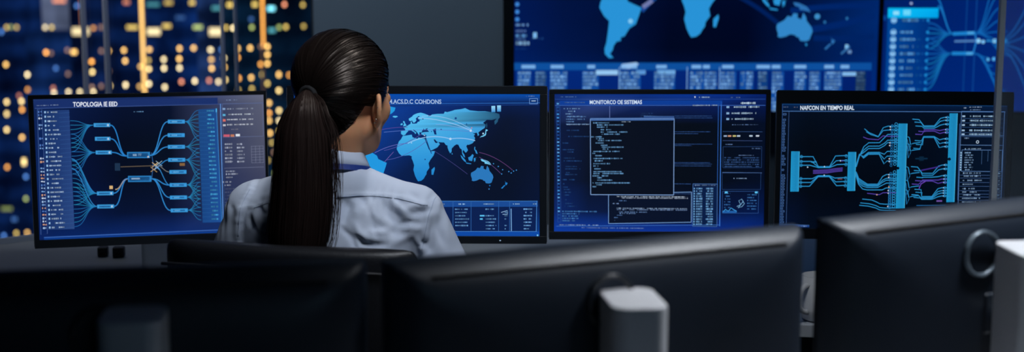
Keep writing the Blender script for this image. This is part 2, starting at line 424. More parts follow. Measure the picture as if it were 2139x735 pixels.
# ---------------- the four rear screens
def draw_topology(W, H):
    cv = Canvas((67, 205), (551, 194), (552, 491), (75, 501), W, H)
    sk = -0.022
    rnd = random.Random(3)
    # ground, darker in the middle; reflected room haze painted into the right columns
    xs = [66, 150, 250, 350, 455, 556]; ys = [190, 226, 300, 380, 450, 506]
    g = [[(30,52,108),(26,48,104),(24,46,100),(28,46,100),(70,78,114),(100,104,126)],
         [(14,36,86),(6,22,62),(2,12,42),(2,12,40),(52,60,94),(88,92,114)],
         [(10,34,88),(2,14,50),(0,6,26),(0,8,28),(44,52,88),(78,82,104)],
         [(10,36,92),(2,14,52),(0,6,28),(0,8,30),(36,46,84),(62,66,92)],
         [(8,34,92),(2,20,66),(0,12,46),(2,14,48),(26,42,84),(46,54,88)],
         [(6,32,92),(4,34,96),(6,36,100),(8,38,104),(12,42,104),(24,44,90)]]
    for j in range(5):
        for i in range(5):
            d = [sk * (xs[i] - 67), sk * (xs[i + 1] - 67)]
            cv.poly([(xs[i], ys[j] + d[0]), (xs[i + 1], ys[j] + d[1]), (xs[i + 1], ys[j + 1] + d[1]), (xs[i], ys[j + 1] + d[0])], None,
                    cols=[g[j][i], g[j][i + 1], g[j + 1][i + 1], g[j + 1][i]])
    cv.layer()
    cv.rect(70, 209, 452, 223, (24, 46, 104), sk=sk)
    cv.line([(70, 224), (552, 212)], 1.2, (60, 86, 150))
    cv.line([(84, 496), (456, 487)], 2.2, (52, 96, 176))
    cv.rect(84, 498, 456, 502, (10, 58, 138), sk=sk)
    cv.rect(457, 214, 458.6, 488, (96, 150, 225)); cv.rect(461, 214, 462, 488, (40, 70, 120))
    # icon column and list panel on the left
    cv.poly([(86.5, 228), (140, 227), (146.5, 479), (92, 480)], (26, 50, 100), cols=[(22,50,104),(34,62,120),(40,70,128),(24,50,104)])
    cv.layer()
    cv.line([(75, 226), (84, 226), (91, 488), (78, 490), (75, 226)], 0.8, (70, 100, 160))
    for k in range(36):
        y = 229 + k * 7.0; x = 76.5 + k * 0.16
        if rnd.random() < 0.75:
            c = rnd.choice([(150, 180, 220), (110, 150, 205), (200, 150, 120), (190, 205, 230), (80, 120, 190)])
            cv.rect(x, y, x + rnd.uniform(2, 4.5), y + rnd.uniform(2.5, 4.5), c); cv.rect(x + 5, y + 0.6, x + rnd.uniform(6.5, 8.5), y + 3, c)
    rows = []
    for k in range(27):
        y = 232 + k * 9.35; x0 = 89 + k * 0.21
        rows.append((x0, y))
        cv.rect(x0, y - 2.2, x0 + 3.2, y + 2, (150, 190, 230))
        cv.scribble(x0 + 6, y, x0 + rnd.uniform(19, 34), 3.6, (178, 204, 236), rnd=rnd, sk=sk)
        cv.line([(x0 + 30, y + 2), (141 + k * 0.2, y + 0.5)], 0.5, (50, 90, 150))
    nodesL = [(190, 259, 224), (192, 288, 224), (193, 317, 226), (194, 404, 228), (194, 432, 229)]
    fans = [(0, 2, 10), (2, 5, 15), (3, 11, 22), (4, 16, 27)]
    blue = (44, 128, 196)
    for n, a, b in fans:
        for k in range(a, b):
            y = 231 + k * 9.35; x = 141.5 + k * 0.2
            cv.line(scurve((x, y), (nodesL[n][0], nodesL[n][1]), 0.55, 10), 1.0, (32, 104 + (k * 7) % 30, 176))
    for a, b, w in (((143, 330), nodesL[3], 2.0), ((143, 350), nodesL[4], 1.6)):
        cv.line(scurve(a, b[:2], 0.4, 12), w, blue)
    cv.layer()
    c1, c2 = (258, 323, 306), (259, 374, 308)
    for n, c in ((0, c1), (1, c1), (2, c1), (3, c2), (4, c2)):
        a = (nodesL[n][2], nodesL[n][1]); b = (c[0], c[1] + (2 if n < 3 else -1))
        cv.line(scurve(a, b, 0.55, 14), 2.2, (38, 124, 198))
    nodesR = [(345, 252), (344, 281), (344, 306), (344, 334), (346, 360), (346, 388), (346, 415), (347, 443)]
    for n in range(3): cv.line(scurve((306, 324), nodesR[n], 0.5, 14), 2.0, (46, 134, 206))
    for n in range(5, 8): cv.line(scurve((308, 374), nodesR[n], 0.5, 14), 2.0, (46, 134, 206))
    cv.line(scurve((316, 350), nodesR[3], 0.4, 10), 1.6, blue); cv.line(scurve((318, 348), nodesR[5], 0.4, 10), 1.6, blue)
    cv.line(scurve((318, 344), nodesR[4], 0.4, 10), 1.4, (120, 120, 120))
    cv.line([(244, 348), (318, 346)], 1.6, (96, 84, 70)); cv.rect(232, 340, 243, 356, (26, 48, 74))
    cv.line([(309, 318), (312, 340), (309, 372)], 1.4, (40, 90, 150))
    for a, b, c in ((316, 344, (230, 190, 130)), (320, 350, (120, 180, 230)), (324, 341, (150, 180, 200)), (313, 354, (190, 150, 90))):
        cv.line([(a - 6, b - 5), (a + 7, b + 6)], 1.2, c); cv.line([(a - 6, b + 5), (a + 7, b - 5)], 1.2, c)
    cv.rect(220, 388, 227, 395, (214, 176, 120)); cv.rect(368, 341, 379, 347, (130, 96, 60)); cv.line(scurve((232, 396), (258, 374), .5), 2.2, (170, 150, 120))
    # fans on the right
    for n, a, b in ((0, 0, 8), (2, 6, 12), (3, 9, 17), (5, 14, 22), (6, 17, 24), (7, 21, 27)):
        for k in range(a, b):
            y = 229 + k * 9.1
            cv.line(scurve((nodesR[n][0] + 36, nodesR[n][1]), (411, y - 1), 0.5, 10), 0.9, (34, 112 + (k * 11) % 30, 180))
    cv.layer()
    for (x0, y, x1) in nodesL:
        cv.rect(x0, y - 4, x1, y + 4, (58, 150, 214)); cv.rect(x0 + 4, y - 1.6, x1 - 8, y + 2, (14, 60, 112)); cv.rect(x1 - 6, y - 2, x1 - 3, y + 2.4, (210, 220, 225))
    for (x, y) in nodesR:
        cv.rect(x, y - 4, x + 36, y + 4, (54, 148, 214)); cv.rect(x + 5, y - 1.4, x + 30, y + 1.8, (18, 70, 124)); cv.rect(x + 8, y - 1, x + 20, y + 1.2, (120, 190, 235))
    for (x0, y, x1) in (c1, c2):
        cv.rect(x0, y - 6.5, x1, y + 6.5, (40, 124, 190)); cv.rect(x0 + 2.5, y - 4, x1 - 4, y + 4.4, (8, 40, 82))
    cv.rect(270, 321, 278, 325, (170, 200, 225)); cv.rect(281, 320, 288, 325, (150, 190, 225)); cv.rect(266, 372, 284, 375, (170, 200, 230)); cv.disc(302, 327, 2, (235, 225, 205))
    # list on the right
    cv.poly([(410, 226), (450, 224), (455, 470), (414, 471)], (18, 60, 116), cols=[(24,70,128),(28,74,140),(28,78,150),(20,66,128)])
    cv.layer()
    for k in range(27):
        y = 229 + k * 9.0; x0 = 428 + k * 0.2
        cv.scribble(x0, y, x0 + 15, 4.2, (70, 170, 226), gap=0.1, rnd=rnd)
        cv.line([(410 + k * .15, y + 4), (428 + k * .2, y + 4)], 0.5, (40, 100, 160))
    cv.rect(447.5, 224, 450, 232, (80, 180, 235)); cv.line([(449, 226), (455, 470)], 1.0, (60, 140, 210))
    # side panel
    def blk(rowlist, c):
        for (x0, y, x1, h) in rowlist: cv.scribble(x0, y, x1, h, c, rnd=rnd, gap=0.14, sk=sk)
    cv.frame(462, 214, 549, 286, 0.8, (96, 108, 146), sk=sk)
    for y, c in ((225, (160, 170, 195)), (237, (200, 210, 225)), (248, (210, 216, 230)), (259, (210, 216, 230))):
        blk([(471, y, 528, 3.4)], c)
    cv.rect(462, 223, 468, 227, (130, 160, 200)); cv.rect(462, 236, 468, 240, (90, 180, 220)); cv.rect(462, 247, 468, 252, (214, 110, 100)); cv.rect(462, 258, 468, 262, (190, 190, 200))
    blk([(480, 269, 495, 2.5)], (150, 150, 170))
    cv.rect(463, 280, 476, 285, (200, 90, 110)); cv.rect(478, 280, 486, 285, (190, 120, 90)); cv.rect(489, 279, 498, 284, (220, 226, 236))
    for r in range(6):
        blk([(465, 301 + r * 7.6, 481, 4.2), (491, 301 + r * 7.6, 507, 3.6)], (176, 184, 206))
    for r in range(7):
        cv.line([(522, 306 + r * 6), (548, 305 + r * 6)], 0.6, (120, 126, 150))
    for x in (522, 531, 540, 548): cv.line([(x, 305), (x, 342)], 0.6, (120, 126, 150))
    cv.line([(463, 353), (548, 351)], 0.8, (110, 116, 144))
    blk([(466, 360, 486, 3), (466, 366, 492, 3.6), (466, 373, 480, 3), (459, 383, 478, 3.4), (463, 390, 476, 3)], (176, 184, 206))
    for r in range(12):
        blk([(463, 398 + r * 7.3, 520 if r % 3 else 492, 2.0)], (96, 106, 140))
    for r in range(5):
        cv.disc(469, 454 + r * 8, 2.4, (90, 160, 230)); cv.disc(479, 453 + r * 8, 2.4, (160, 190, 230))
    blk([(74, 218, 98, 1.6), (102, 217, 118, 2.4), (470, 206, 494, 2)], (140, 160, 200))
    blk([(272, 231, 294, 2.2)], (110, 160, 210))
    cv.layer()
    cv.text('TOPOLOGIA IE EED', 148, 210.5, 92, 10, (226, 232, 246), sk=-0.012)
    return cv

def draw_world(W, H):
    cv = Canvas((612, 193), (1129, 198), (1125, 499), (612, 497), W, H)
    rnd = random.Random(5)
    xs = [611, 760, 880, 1000, 1060, 1130]; ys = [192, 217, 250, 330, 425, 500]
    g = [[(6,76,170)] * 6, [(2,52,134),(4,58,146),(4,48,128),(2,30,92),(0,22,70),(0,24,74)],
         [(4,56,140),(6,64,158),(4,42,112),(0,18,58),(0,12,42),(0,16,54)],
         [(4,46,120),(4,48,126),(0,24,70),(0,10,36),(0,8,30),(0,12,42)],
         [(2,30,86),(2,28,82),(0,18,56),(0,10,36),(0,10,36),(0,14,48)],
         [(8,60,140)] * 6]
    for j in range(5):
        for i in range(5):
            cv.poly([(xs[i], ys[j]), (xs[i + 1], ys[j]), (xs[i + 1], ys[j + 1]), (xs[i], ys[j + 1])], None, cols=[g[j][i], g[j][i + 1], g[j + 1][i + 1], g[j + 1][i]])
    def shade(k, a, b):
        t = max(0, min(1, (a - 20) / 140)); u = max(0, min(1, (b + 35) / 95))
        lo = np.array((22, 128, 204)); hi = np.array((84, 190, 240)); far = np.array((36, 116, 190))
        c = lo * (1 - u) + hi * u
        c = c * (1 - t * 0.5) + far * t * 0.5
        if k == 'australia': c = np.array((40, 118, 186))
        if k in ('greenland', 'namerica', 'samerica'): c = np.array((30, 150, 222))
        if k in ('newguinea', 'japan'): c = np.array((110, 200, 240))
        if a > 140 and b > 45: c = c * 0.55
        return tuple(c)
    fx = lambda a: 847 + 1.19 * a
    fy = lambda b: 333 - 1.38 * b
    draw_map(cv, fx, fy, shade)
    cv.poly([(fx(a), fy(b)) for a, b in CASPIAN], (4, 40, 104), tess=True)
    for a, b, r in ((88, 62, 2.4), (30, 61.5, 1.6), (107, 53, 1.4), (33, -1, 1.4), (45, 42, 1.2), (62, 45, 1.5)):
        cv.disc(fx(a), fy(b), r, (10, 60, 130), 8)
    cv.layer()
    # routes over the map
    pink = (150, 110, 190)
    pale = (150, 196, 240)
    for a, b, h, c, w in (((872, 246), (985, 274), -8, pale, 1.5), ((880, 243), (985, 272), -14, pale, 1.0), ((800, 276), (985, 276), -6, (90, 120, 200), .9),
                          ((850, 300), (940, 291), -12, pale, 1.6), ((940, 291), (992, 295), -4, pale, 1.6), ((800, 315), (880, 280), 6, (84, 80, 160), 1.0),
                          ((805, 335), (890, 295), 10, (80, 90, 170), 0.9), ((1000, 320), (1070, 358), -8, (90, 56, 110), 1.2), ((1000, 330), (1045, 365), -4, (90, 60, 120), 1.0),
                          ((905, 316), (975, 366), -2, (60, 60, 120), 1.0), ((790, 272), (850, 266), -3, (90, 70, 150), 1.0), ((800, 340), (820, 318), 0, (110, 90, 170), 1.0),
                          ((780, 320), (850, 300), -6, (96, 100, 180), 1.2), ((886, 280), (900, 322), 3, (16, 56, 120), 1.6), ((910, 260), (990, 276), -4, (130, 170, 230), 0.9)):
        m1 = (a[0] + (b[0] - a[0]) / 3, a[1] + (b[1] - a[1]) / 3 + h); m2 = (a[0] + 2 * (b[0] - a[0]) / 3, a[1] + 2 * (b[1] - a[1]) / 3 + h)
        cv.line(bez(a, m1, m2, b, 14), w, c)
    for x, y, r, c in ((940, 291, 2.6, (190, 220, 245)), (983, 274, 2.4, (210, 225, 245)), (886, 283, 1.6, (190, 215, 245)), (985, 268, 1.3, (220, 120, 140)), (1009, 280, 1.8, (170, 215, 245)), (858, 299, 1.4, (150, 200, 240))):
        cv.disc(x, y, r, c, 10)
    for x, y in ((1030, 344), (1040, 350), (1049, 357), (1062, 361), (1067, 364), (1072, 360), (1078, 358), (1047, 366), (1020, 398)):
        cv.disc(x, y, 1.3, (60, 140, 210), 8)
    for x0, x1, y0 in ((1027, 1035, 222), (1039, 1047, 221)):
        cv.rect(x0, y0, x1, y0 + 13, (96, 190, 240), cols=[(150, 215, 245), (150, 215, 245), (50, 140, 210), (50, 140, 210)])
    # bars and table
    cv.rect(612, 215.5, 1129, 217, (36, 96, 178)); cv.rect(612, 219, 1126, 221, (12, 50, 120))
    cv.rect(612, 424, 1122, 436, (22, 72, 146)); cv.line([(612, 423), (1122, 424)], 1.2, (60, 120, 190))
    cv.rect(612, 437, 1121, 488, (4, 28, 78)); cv.rect(612, 489, 1126, 499, (8, 70, 160))
    cv.layer()
    for x in (690, 760, 830, 944, 982, 1040, 1063, 1120): cv.line([(x, 425), (x - 1, 488)], 1.0, (46, 100, 170))
    cv.line([(640, 488), (1120, 489)], 1.0, (70, 130, 200)); cv.line([(1120, 424), (1118, 489)], 1.2, (70, 130, 200))
    for x0, x1 in ((640, 680), (700, 740), (770, 810), (880, 926), (950, 969), (1008, 1030), (1070, 1084), (1112, 1119)):
        cv.scribble(x0, 430, x1, 3, (150, 190, 230), rnd=rnd)
    for r in range(7):
        y = 441 + r * 7.0
        for x0, x1, c in ((640, 680, 1), (705, 745, 1), (770, 820, 1), (880, 920, 1), (948, 978, 1), (1012, 1036, 1.05), (1052, 1060, .9), (1092, 1112, 1.1)):
            if rnd.random() < 0.93: cv.scribble(x0, y, x1 - rnd.uniform(0, 6), 3.2, tuple(v * c for v in (104, 158, 214)), rnd=rnd, gap=0.1)
    for x, y in ((1003, 455), (1003, 462), (1007, 455)): cv.rect(x - 3, y - 1.5, x + 3, y + 1.5, (90, 190, 240))
    cv.line([(1045, 448), (1058, 444), (1058, 452), (1048, 452)], 1.2, (150, 190, 230)); cv.line([(1066, 440), (1066, 488)], 1.6, (120, 170, 225))
    cv.frame(1107, 207, 1124, 218, 1.0, (110, 150, 210)); cv.line([(1111, 212), (1120, 212)], 1.6, (170, 200, 235)); cv.scribble(1100, 202, 1118, 1.6, (140, 170, 220), rnd=rnd)
    cv.disc(1121, 497, 1.8, (120, 200, 245))
    cv.layer()
    cv.text("Y 4.ACS.D.C COHDONS", 803, 206, 119, 9.5, (164, 190, 228), sk=0.012)
    return cv

def draw_monitoring(W, H):
    cv = Canvas((1159, 195), (1604, 199), (1604, 487), (1155, 488), W, H)
    rnd = random.Random(9)
    xs = [1154, 1230, 1340, 1450, 1520, 1606]; ys = [194, 225, 260, 380, 445, 490]
    g = [[(10,40,112),(14,52,130),(8,46,126),(6,50,140),(6,44,130),(4,30,100)], [(8,34,92),(38,58,116),(10,30,84),(6,24,74),(4,24,80),(2,18,66)],
         [(4,20,60),(3,12,36),(0,6,20),(0,5,17),(0,6,22),(0,8,32)], [(4,22,66),(1,9,30),(0,5,17),(0,5,17),(0,6,22),(0,8,32)],
         [(6,36,102),(2,20,62),(0,12,44),(0,12,44),(2,18,60),(0,20,70)], [(8,58,160),(8,54,150),(10,50,146),(10,48,142),(6,44,132),(4,36,116)]]
    for j in range(5):
        for i in range(5):
            cv.poly([(xs[i], ys[j]), (xs[i + 1], ys[j]), (xs[i + 1], ys[j + 1]), (xs[i], ys[j + 1])], None, cols=[g[j][i], g[j][i + 1], g[j + 1][i + 1], g[j + 1][i]])
    cv.layer()
    sk = 0.006
    cv.line([(1160, 206), (1603, 209)], 0.8, (40, 80, 160)); cv.line([(1160, 219), (1603, 222)], 1.0, (60, 104, 190))
    cv.rect(1170, 209, 1512, 218, (8, 58, 146), sk=sk)
    cv.frame(1163, 212, 1170, 468, 0.7, (40, 80, 150))
    cv.line([(1275, 221), (1275, 248)], 1.0, (100, 120, 180)); cv.line([(1504, 216), (1504, 474)], 1.2, (40, 90, 170)); cv.line([(1510, 214), (1510, 476)], 1.6, (60, 120, 210))
    for k in range(34): cv.rect(1163.5, 214 + k * 7.4, 1168, 217 + k * 7.4, rnd.choice([(40, 100, 170), (60, 140, 210), (24, 70, 140), (90, 160, 220)]))
    dimb = (44, 92, 160)
    def code(x0, x1, y, h=2.3, c=dimb): cv.scribble(x0, y, x1, h, c, gap=0.12, rnd=rnd, sk=sk)
    for k in range(4): code(1178 + 2 * k, 1195 + rnd.uniform(0, 22), 226 + k * 5.5, 2.6, (120, 160, 210))
    for k, x1 in enumerate((1225, 1222, 1200, 1232)): code(1183, x1, 243 + k * 5.3, 2.6, (96, 140, 200))
    cv.scribble(1184, 259.5, 1231, 2.4, (150, 180, 220), rnd=rnd, gap=0.05)
    for y, x0, x1 in ((272, 1184, 1210), (285, 1184, 1232), (299, 1175, 1190), (313, 1175, 1200), (318, 1185, 1198), (331, 1177, 1200), (337, 1177, 1215), (349, 1178, 1205), (354, 1178, 1212), (362, 1182, 1190), (366, 1180, 1205), (377, 1175, 1200), (386, 1175, 1178), (393, 1175, 1185), (398, 1177, 1190), (404, 1176, 1192), (410, 1177, 1188), (420, 1176, 1184), (428, 1180, 1196), (434, 1178, 1204)):
        code(x0, x1, y, 2.5, (34, 76, 138))
    for y, x1 in ((445, 1247), (450, 1210), (455, 1206), (460, 1207), (465, 1200)): code(1173, x1, y, 3, (70, 130, 196))
    # lines right of the front window
    for y, x0, x1 in ((243, 1412, 1490), (247, 1412, 1492), (276, 1412, 1488), (280, 1412, 1462), (302, 1412, 1492), (305, 1412, 1448), (341, 1412, 1488), (344, 1412, 1492), (348, 1412, 1490), (386, 1412, 1448), (407, 1412, 1448)):
        cv.line([(x0, y), (x1, y + .5)], 1.0, (26, 56, 112)); code(x0, x1, y, 1.5, (58, 96, 156))
    for k in range(4): code(1340, 1366, 237 + k * 4, 1.8, (36, 70, 120))
    # lower window
    cv.rect(1272, 407, 1449, 471, (2, 12, 36)); cv.layer()
    cv.frame(1272, 407, 1449, 471, 1.3, (110, 150, 205), sk=-0.02)
    cv.rect(1452, 386, 1504, 476, (4, 26, 66)); cv.layer(); cv.frame(1452, 386, 1504, 476, 1.0, (70, 110, 170), sk=0.01)
    cv.scribble(1456, 389, 1500, 2, (130, 160, 200), rnd=rnd)
    for k in range(15):
        y = 396 + k * 5.4
        cv.rect(1454, y - 1.6, 1456, y + 1.6, (120, 180, 230)); cv.scribble(1459, y, 1472, 4.0, (110, 164, 214), rnd=rnd, gap=0.08); cv.scribble(1480, y, 1495, 4.0, (110, 164, 214), rnd=rnd, gap=0.08)
    for y, x0, x1, c in ((413, 1290, 1440, (180, 196, 216)), (416, 1300, 1442, (170, 186, 210)), (422, 1294, 1310, (90, 130, 190)), (428, 1281, 1294, (130, 160, 210)), (438, 1289, 1440, (150, 176, 212)), (441, 1290, 1442, (120, 150, 200)), (446, 1294, 1356, (110, 146, 200)), (449, 1296, 1330, (110, 146, 200)), (453, 1290, 1302, (90, 130, 190)), (458, 1284, 1292, (90, 130, 190)), (464, 1282, 1286, (90, 130, 190))):
        code(x0, x1, y, 2.4, c)
    code(1166, 1252, 474, 2.6, (130, 160, 210)); code(1214, 1350, 480, 2.2, (110, 140, 200)); cv.line([(1160, 477), (1510, 473)], 1.0, (60, 110, 190))
    # side panels
    for k, y in enumerate((225, 238, 250)):
        cv.rect(1521, y - 2, 1527, y + 2, (130, 170, 210)); cv.scribble(1532, y, 1590 - k * 6, 4.0, (170, 200, 226), rnd=rnd, gap=0.08)
    cv.scribble(1551, 217, 1582, 4.4, (190, 216, 238), rnd=rnd, gap=.05); cv.scribble(1532, 262, 1588, 2, (90, 120, 170), rnd=rnd); cv.scribble(1450, 221, 1502, 2.6, (170, 196, 226), rnd=rnd, gap=0.08)
    for x, c in ((1516, (150, 170, 200)), (1525, (210, 150, 120)), (1535, (200, 190, 120)), (1544, (180, 200, 220)), (1570, (180, 200, 220)), (1584, (200, 210, 225))): cv.rect(x, 284, x + 7, 287, c)
    cv.line([(1514, 276), (1598, 277)], .8, (50, 80, 130)); cv.line([(1514, 295), (1598, 296)], .8, (60, 80, 130)); code(1520, 1535, 303, 2, (100, 130, 180)); code(1576, 1594, 312, 2.6, (90, 120, 170))
    cv.frame(1515, 308, 1597, 352, .7, (40, 70, 120))
    for k in range(5): code(1518, 1592, 331 + k * 4.6, 2.6, (56, 92, 150))
    code(1548, 1580, 326, 2, (100, 130, 180)); cv.line([(1514, 362), (1598, 363)], 1.0, (80, 110, 160)); cv.frame(1514, 363, 1596, 398, .7, (36, 66, 116)); code(1538, 1566, 374.5, 2, (140, 170, 210))
    cv.frame(1515, 402, 1592, 448, .8, (44, 80, 140))
    for k in range(6): code(1519, 1532, 406 + k * 6, 2.6, (60, 120, 190)); code(1568, 1588, 409 + k * 6, 2.6, (60, 120, 190))
    cv.line([(1516, 446), (1522, 440), (1528, 444), (1534, 437), (1540, 441), (1546, 444)], 1.6, (60, 150, 220)); cv.rect(1516, 443, 1546, 448, (30, 90, 160)); cv.rect(1520, 402, 1526, 406, (90, 190, 240)); cv.rect(1584, 402, 1590, 406, (90, 190, 240))
    cv.line([(1546, 434), (1554, 430), (1550, 422), (1556, 418), (1562, 428), (1557, 434), (1549, 437), (1560, 422)], 1.4, (110, 160, 200))
    code(1172, 1205, 201, 1.8, (90, 130, 190)); code(1463, 1487, 204, 2.6, (150, 180, 215)); code(1530, 1553, 205, 2.0, (130, 160, 205)); cv.rect(1453, 202, 1456, 205, (190, 200, 220)); code(1180, 1225, 213, 2.0, (90, 130, 190))
    # front window
    cv.layer()
    cv.rect(1234, 248, 1411, 409, (1, 7, 24)); cv.layer()
    cv.rect(1234, 246, 1411, 252, (60, 96, 156)); cv.line([(1347, 243), (1411, 244)], 1.2, (90, 130, 190)); cv.rect(1347, 243, 1411, 247, (44, 74, 130))
    cv.frame(1234, 248, 1411, 409, 1.5, (120, 154, 204), sk=0.004)
    cv.scribble(1300, 254.5, 1320, 2, (170, 190, 215), rnd=rnd)
    for y, x0, x1 in ((256.5, 1240, 1274), (261, 1248, 1304), (265.5, 1248, 1270), (271, 1256, 1278), (276, 1256, 1312), (280.5, 1258, 1296), (286, 1236, 1258), (290, 1246, 1262), (294, 1250, 1300), (299, 1245, 1262), (304, 1256, 1270), (308, 1258, 1304), (312, 1260, 1272), (317, 1240, 1296), (321, 1238, 1244), (326, 1244, 1258), (332, 1240, 1302), (337, 1241, 1260), (343, 1240, 1276), (348, 1240, 1250), (354, 1242, 1256), (360, 1240, 1300), (364, 1240, 1304), (369, 1238, 1272), (373, 1248, 1258), (378, 1248, 1280), (384, 1238, 1318), (388, 1246, 1258), (392, 1238, 1246)):
        cv.scribble(x0, y, x1, 2.9, (104, 158, 208), rnd=rnd, gap=0.08)
    cv.layer()
    cv.text('MONITORCO OE SISTEMAS', 1233, 208.5, 110, 8.5, (206, 224, 244), sk=0.004)
    return cv

def draw_traffic(W, H):
    cv = Canvas((1634, 217), (2112, 226), (2112, 486), (1634, 478), W, H)
    rnd = random.Random(13)
    sk = 0.016
    xs = [1633, 1700, 1850, 1960, 2113]; ys = [216, 236, 300, 400, 490]
    g = [[(4,32,74),(2,38,84),(2,34,78),(2,26,62),(6,28,62)], [(2,12,34),(0,8,24),(2,12,32),(2,12,30),(4,18,42)], [(0,8,24),(0,4,14),(1,8,22),(1,8,24),(6,20,42)],
         [(0,8,26),(0,4,14),(0,4,14),(0,8,22),(6,18,38)], [(0,14,46),(0,8,26),(0,6,18),(0,8,22),(4,16,36)]]
    for j in range(4):
        for i in range(4):
            d0, d1 = sk * (xs[i] - 1634), sk * (xs[i + 1] - 1634)
            cv.poly([(xs[i], ys[j] + d0), (xs[i + 1], ys[j] + d1), (xs[i + 1], ys[j + 1] + d1), (xs[i], ys[j + 1] + d0)], None, cols=[g[j][i], g[j][i + 1], g[j + 1][i + 1], g[j + 1][i]])
    cv.layer()
    cv.line([(1636, 218.5), (2110, 227)], 1.0, (20, 66, 116)); cv.line([(1636, 233), (2108, 239)], 1.3, (70, 112, 170)); cv.line([(1636, 219), (1636, 478)], 0.8, (50, 90, 150))
    cv.line([(1650, 234), (1650, 470)], 0.8, (60, 90, 140)); cv.line([(1636, 470), (1700, 472)], 1.0, (70, 110, 170)); cv.rect(1636, 472, 1700, 476, (20, 60, 130)); cv.scribble(1676, 474, 1696, 2.4, (150, 180, 220), rnd=rnd)
    for k in range(40):
        if rnd.random() < .82: cv.frame(1638, 238 + k * 5.8, 1638 + rnd.uniform(3, 7), 241 + k * 5.8, .8, (74, 112, 170))
    T = (40, 142, 200)
    def bar(x0, y0, x1, y1, notch=None):
        cv.rect(x0, y0, x1, y1, (28, 140, 194), cols=[(30, 150, 204), (26, 128, 180), (26, 132, 184), (32, 156, 210)])
        cv.layer()
        y = y0 + 2
        while y < y1 - 1:
            cv.rect(x0 + 1, y, x1 - 5, y + 0.7, (14, 96, 146)); y += 2.6
        cv.rect(x1 - 1.2, y0, x1, y1, (70, 180, 225))
    bar(1657, 317, 1675, 401); bar(1779, 319, 1796, 400); bar(1884, 261, 1903, 437); bar(1991, 241, 2008, 424)
    cv.disc(1886, 353, 3, (1, 8, 22)); cv.disc(1994, 335, 3.4, (1, 8, 22))
    cv.layer()
    purple = (84, 64, 168)
    def trace(pts, c=T, w=1.7): cv.line(pts, w, c)
    def node(x, y, c=(190, 214, 235)): cv.disc(x, y, 1.5, c, 8)
    # left block to second block
    for k, y in enumerate((328, 338, 346, 374, 382, 390)):
        up = y < 360; mid = 348 + k if up else 364 + k
        trace([(1676, y), (1704 - 3 * (k % 3), y), (1716, mid + 1), (1740, mid + 1), (1752 + 2 * (k % 3), y - 1), (1778, y - 2)])
        cv.circ(1679, y, 2.6, 1.0, T); cv.circ(1775, y - 1, 2.6, 1.0, T)
    for y in (357, 360, 363): trace([(1705, y), (1736, y - 1), (1748, y - 3), (1768, y - 5)], purple, 1.6)
    for x, y in ((1693, 350), (1729, 349), (1729, 367), (1763, 337)): node(x, y)
    cv.rect(1700, 338, 1712, 340.5, T); cv.rect(1758, 374, 1768, 376, (120, 70, 80)); cv.rect(1762, 336, 1770, 338, purple)
    # second block fanning to the tall bar
    for k, (y, ym) in enumerate(((262, None), (270, None), (283, 300), (295, 307), (300, 312), (318, 320), (328, 322), (338, 324))):
        if ym: trace([(1797, 352 - k), (1803, 330 - k), (1812, ym + 8), (1822, ym), (1845, ym), (1856, y + 6), (1862, y), (1884, y)], T, 1.6)
    for k, (y, ym) in enumerate(((366, 386), (374, 388), (378, 390), (384, 393), (394, 398))):
        trace([(1797, 360 + 2 * k), (1803, 374 + 3 * k), (1812, ym - 6 + k), (1822, ym), (1844, ym), (1854, y + 4), (1862, y), (1884, y)], T, 1.6)
    for j, (y0, x0) in enumerate(((271, 1812), (277, 1816), (288, 1810))):
        trace([(x0, y0), (x0 + 10, y0 + 8 - 2 * j), (1842, y0 + 16 - 5 * j), (1852, y0 - 2), (1862, y0 - 5 + 2 * j), (1884, y0 - 5 + 2 * j)], T if j < 2 else purple, 1.5)
    for j, (y0, x0) in enumerate(((417, 1812), (425, 1808), (430, 1806))):
        trace([(x0, y0), (x0 + 20, y0 + 2), (1842, y0 + 6), (1850, y0 + 10), (1862, y0 + 11), (1884, y0 + 11)], T, 1.5)
    trace([(1822, 405), (1848, 408), (1856, 404), (1884, 404)], purple, 1.4); node(1843, 408, (220, 170, 140)); node(1868, 392, (230, 170, 90))
    y = 262
    while y < 436:
        if not (345 < y < 358):
            cv.circ(1879, y, 2.8, 1.1, T); cv.circ(1871, y + 3, 2.2, .9, (30, 110, 170))
            if int(y) % 3 == 0: node(1867, y, (205, 205, 215))
        y += 5.5
    for k in range(3): trace([(1868 + 4 * k, 388), (1868 + 4 * k, 436)], (34, 120, 180), 1.0)
    # tall bar fanning to the right bar
    for side, yc in ((288, 0), (302, 0), (350, 0), (378, 0), (398, 0)):
        trace([(1904, side), (1908, side + 2), (1911, side + 16), (1916, side + 14), (1932, side + 12)], T, 1.5)
        trace([(1904, side + 6), (1907, side + 30), (1912, side + 18)], (34, 120, 180), 1.2)
    for grp, c in ((((252, 266), (258, 268), (266, 271)), T), (((277, 274), (283, 277)), purple), (((296, 288), (304, 288), (312, 290)), T), (((350, 364), (358, 368), (372, 372)), T), (((379, 378), (386, 380)), purple), (((397, 412), (403, 414), (408, 416), (414, 418)), T)):
        for k, (y, ym) in enumerate(grp):
            x0 = 1913 + rnd.uniform(0, 14)
            trace([(x0, y), (x0 + 14, y + 1), (1938, ym), (1960, ym), (1972, y - 1), (1980, y - 3), (1991, y - 3)], c, 1.6)
            node(1984, y - 3, (150, 190, 225)); cv.circ(1987, y - 3, 2.2, 0.9, T)
    trace([(1935, 358), (1975, 350)], (60, 40, 130), 2.5); trace([(1932, 396), (1936, 386), (1946, 380)], (110, 70, 190), 1.6)
    cv.rect(1922, 332, 1948, 335, (10, 40, 66)); cv.rect(1930, 329, 1940, 338, (8, 34, 56)); cv.rect(1928, 430, 1990, 431.5, (30, 100, 160)); cv.rect(1970, 420, 1982, 423, (110, 80, 160))
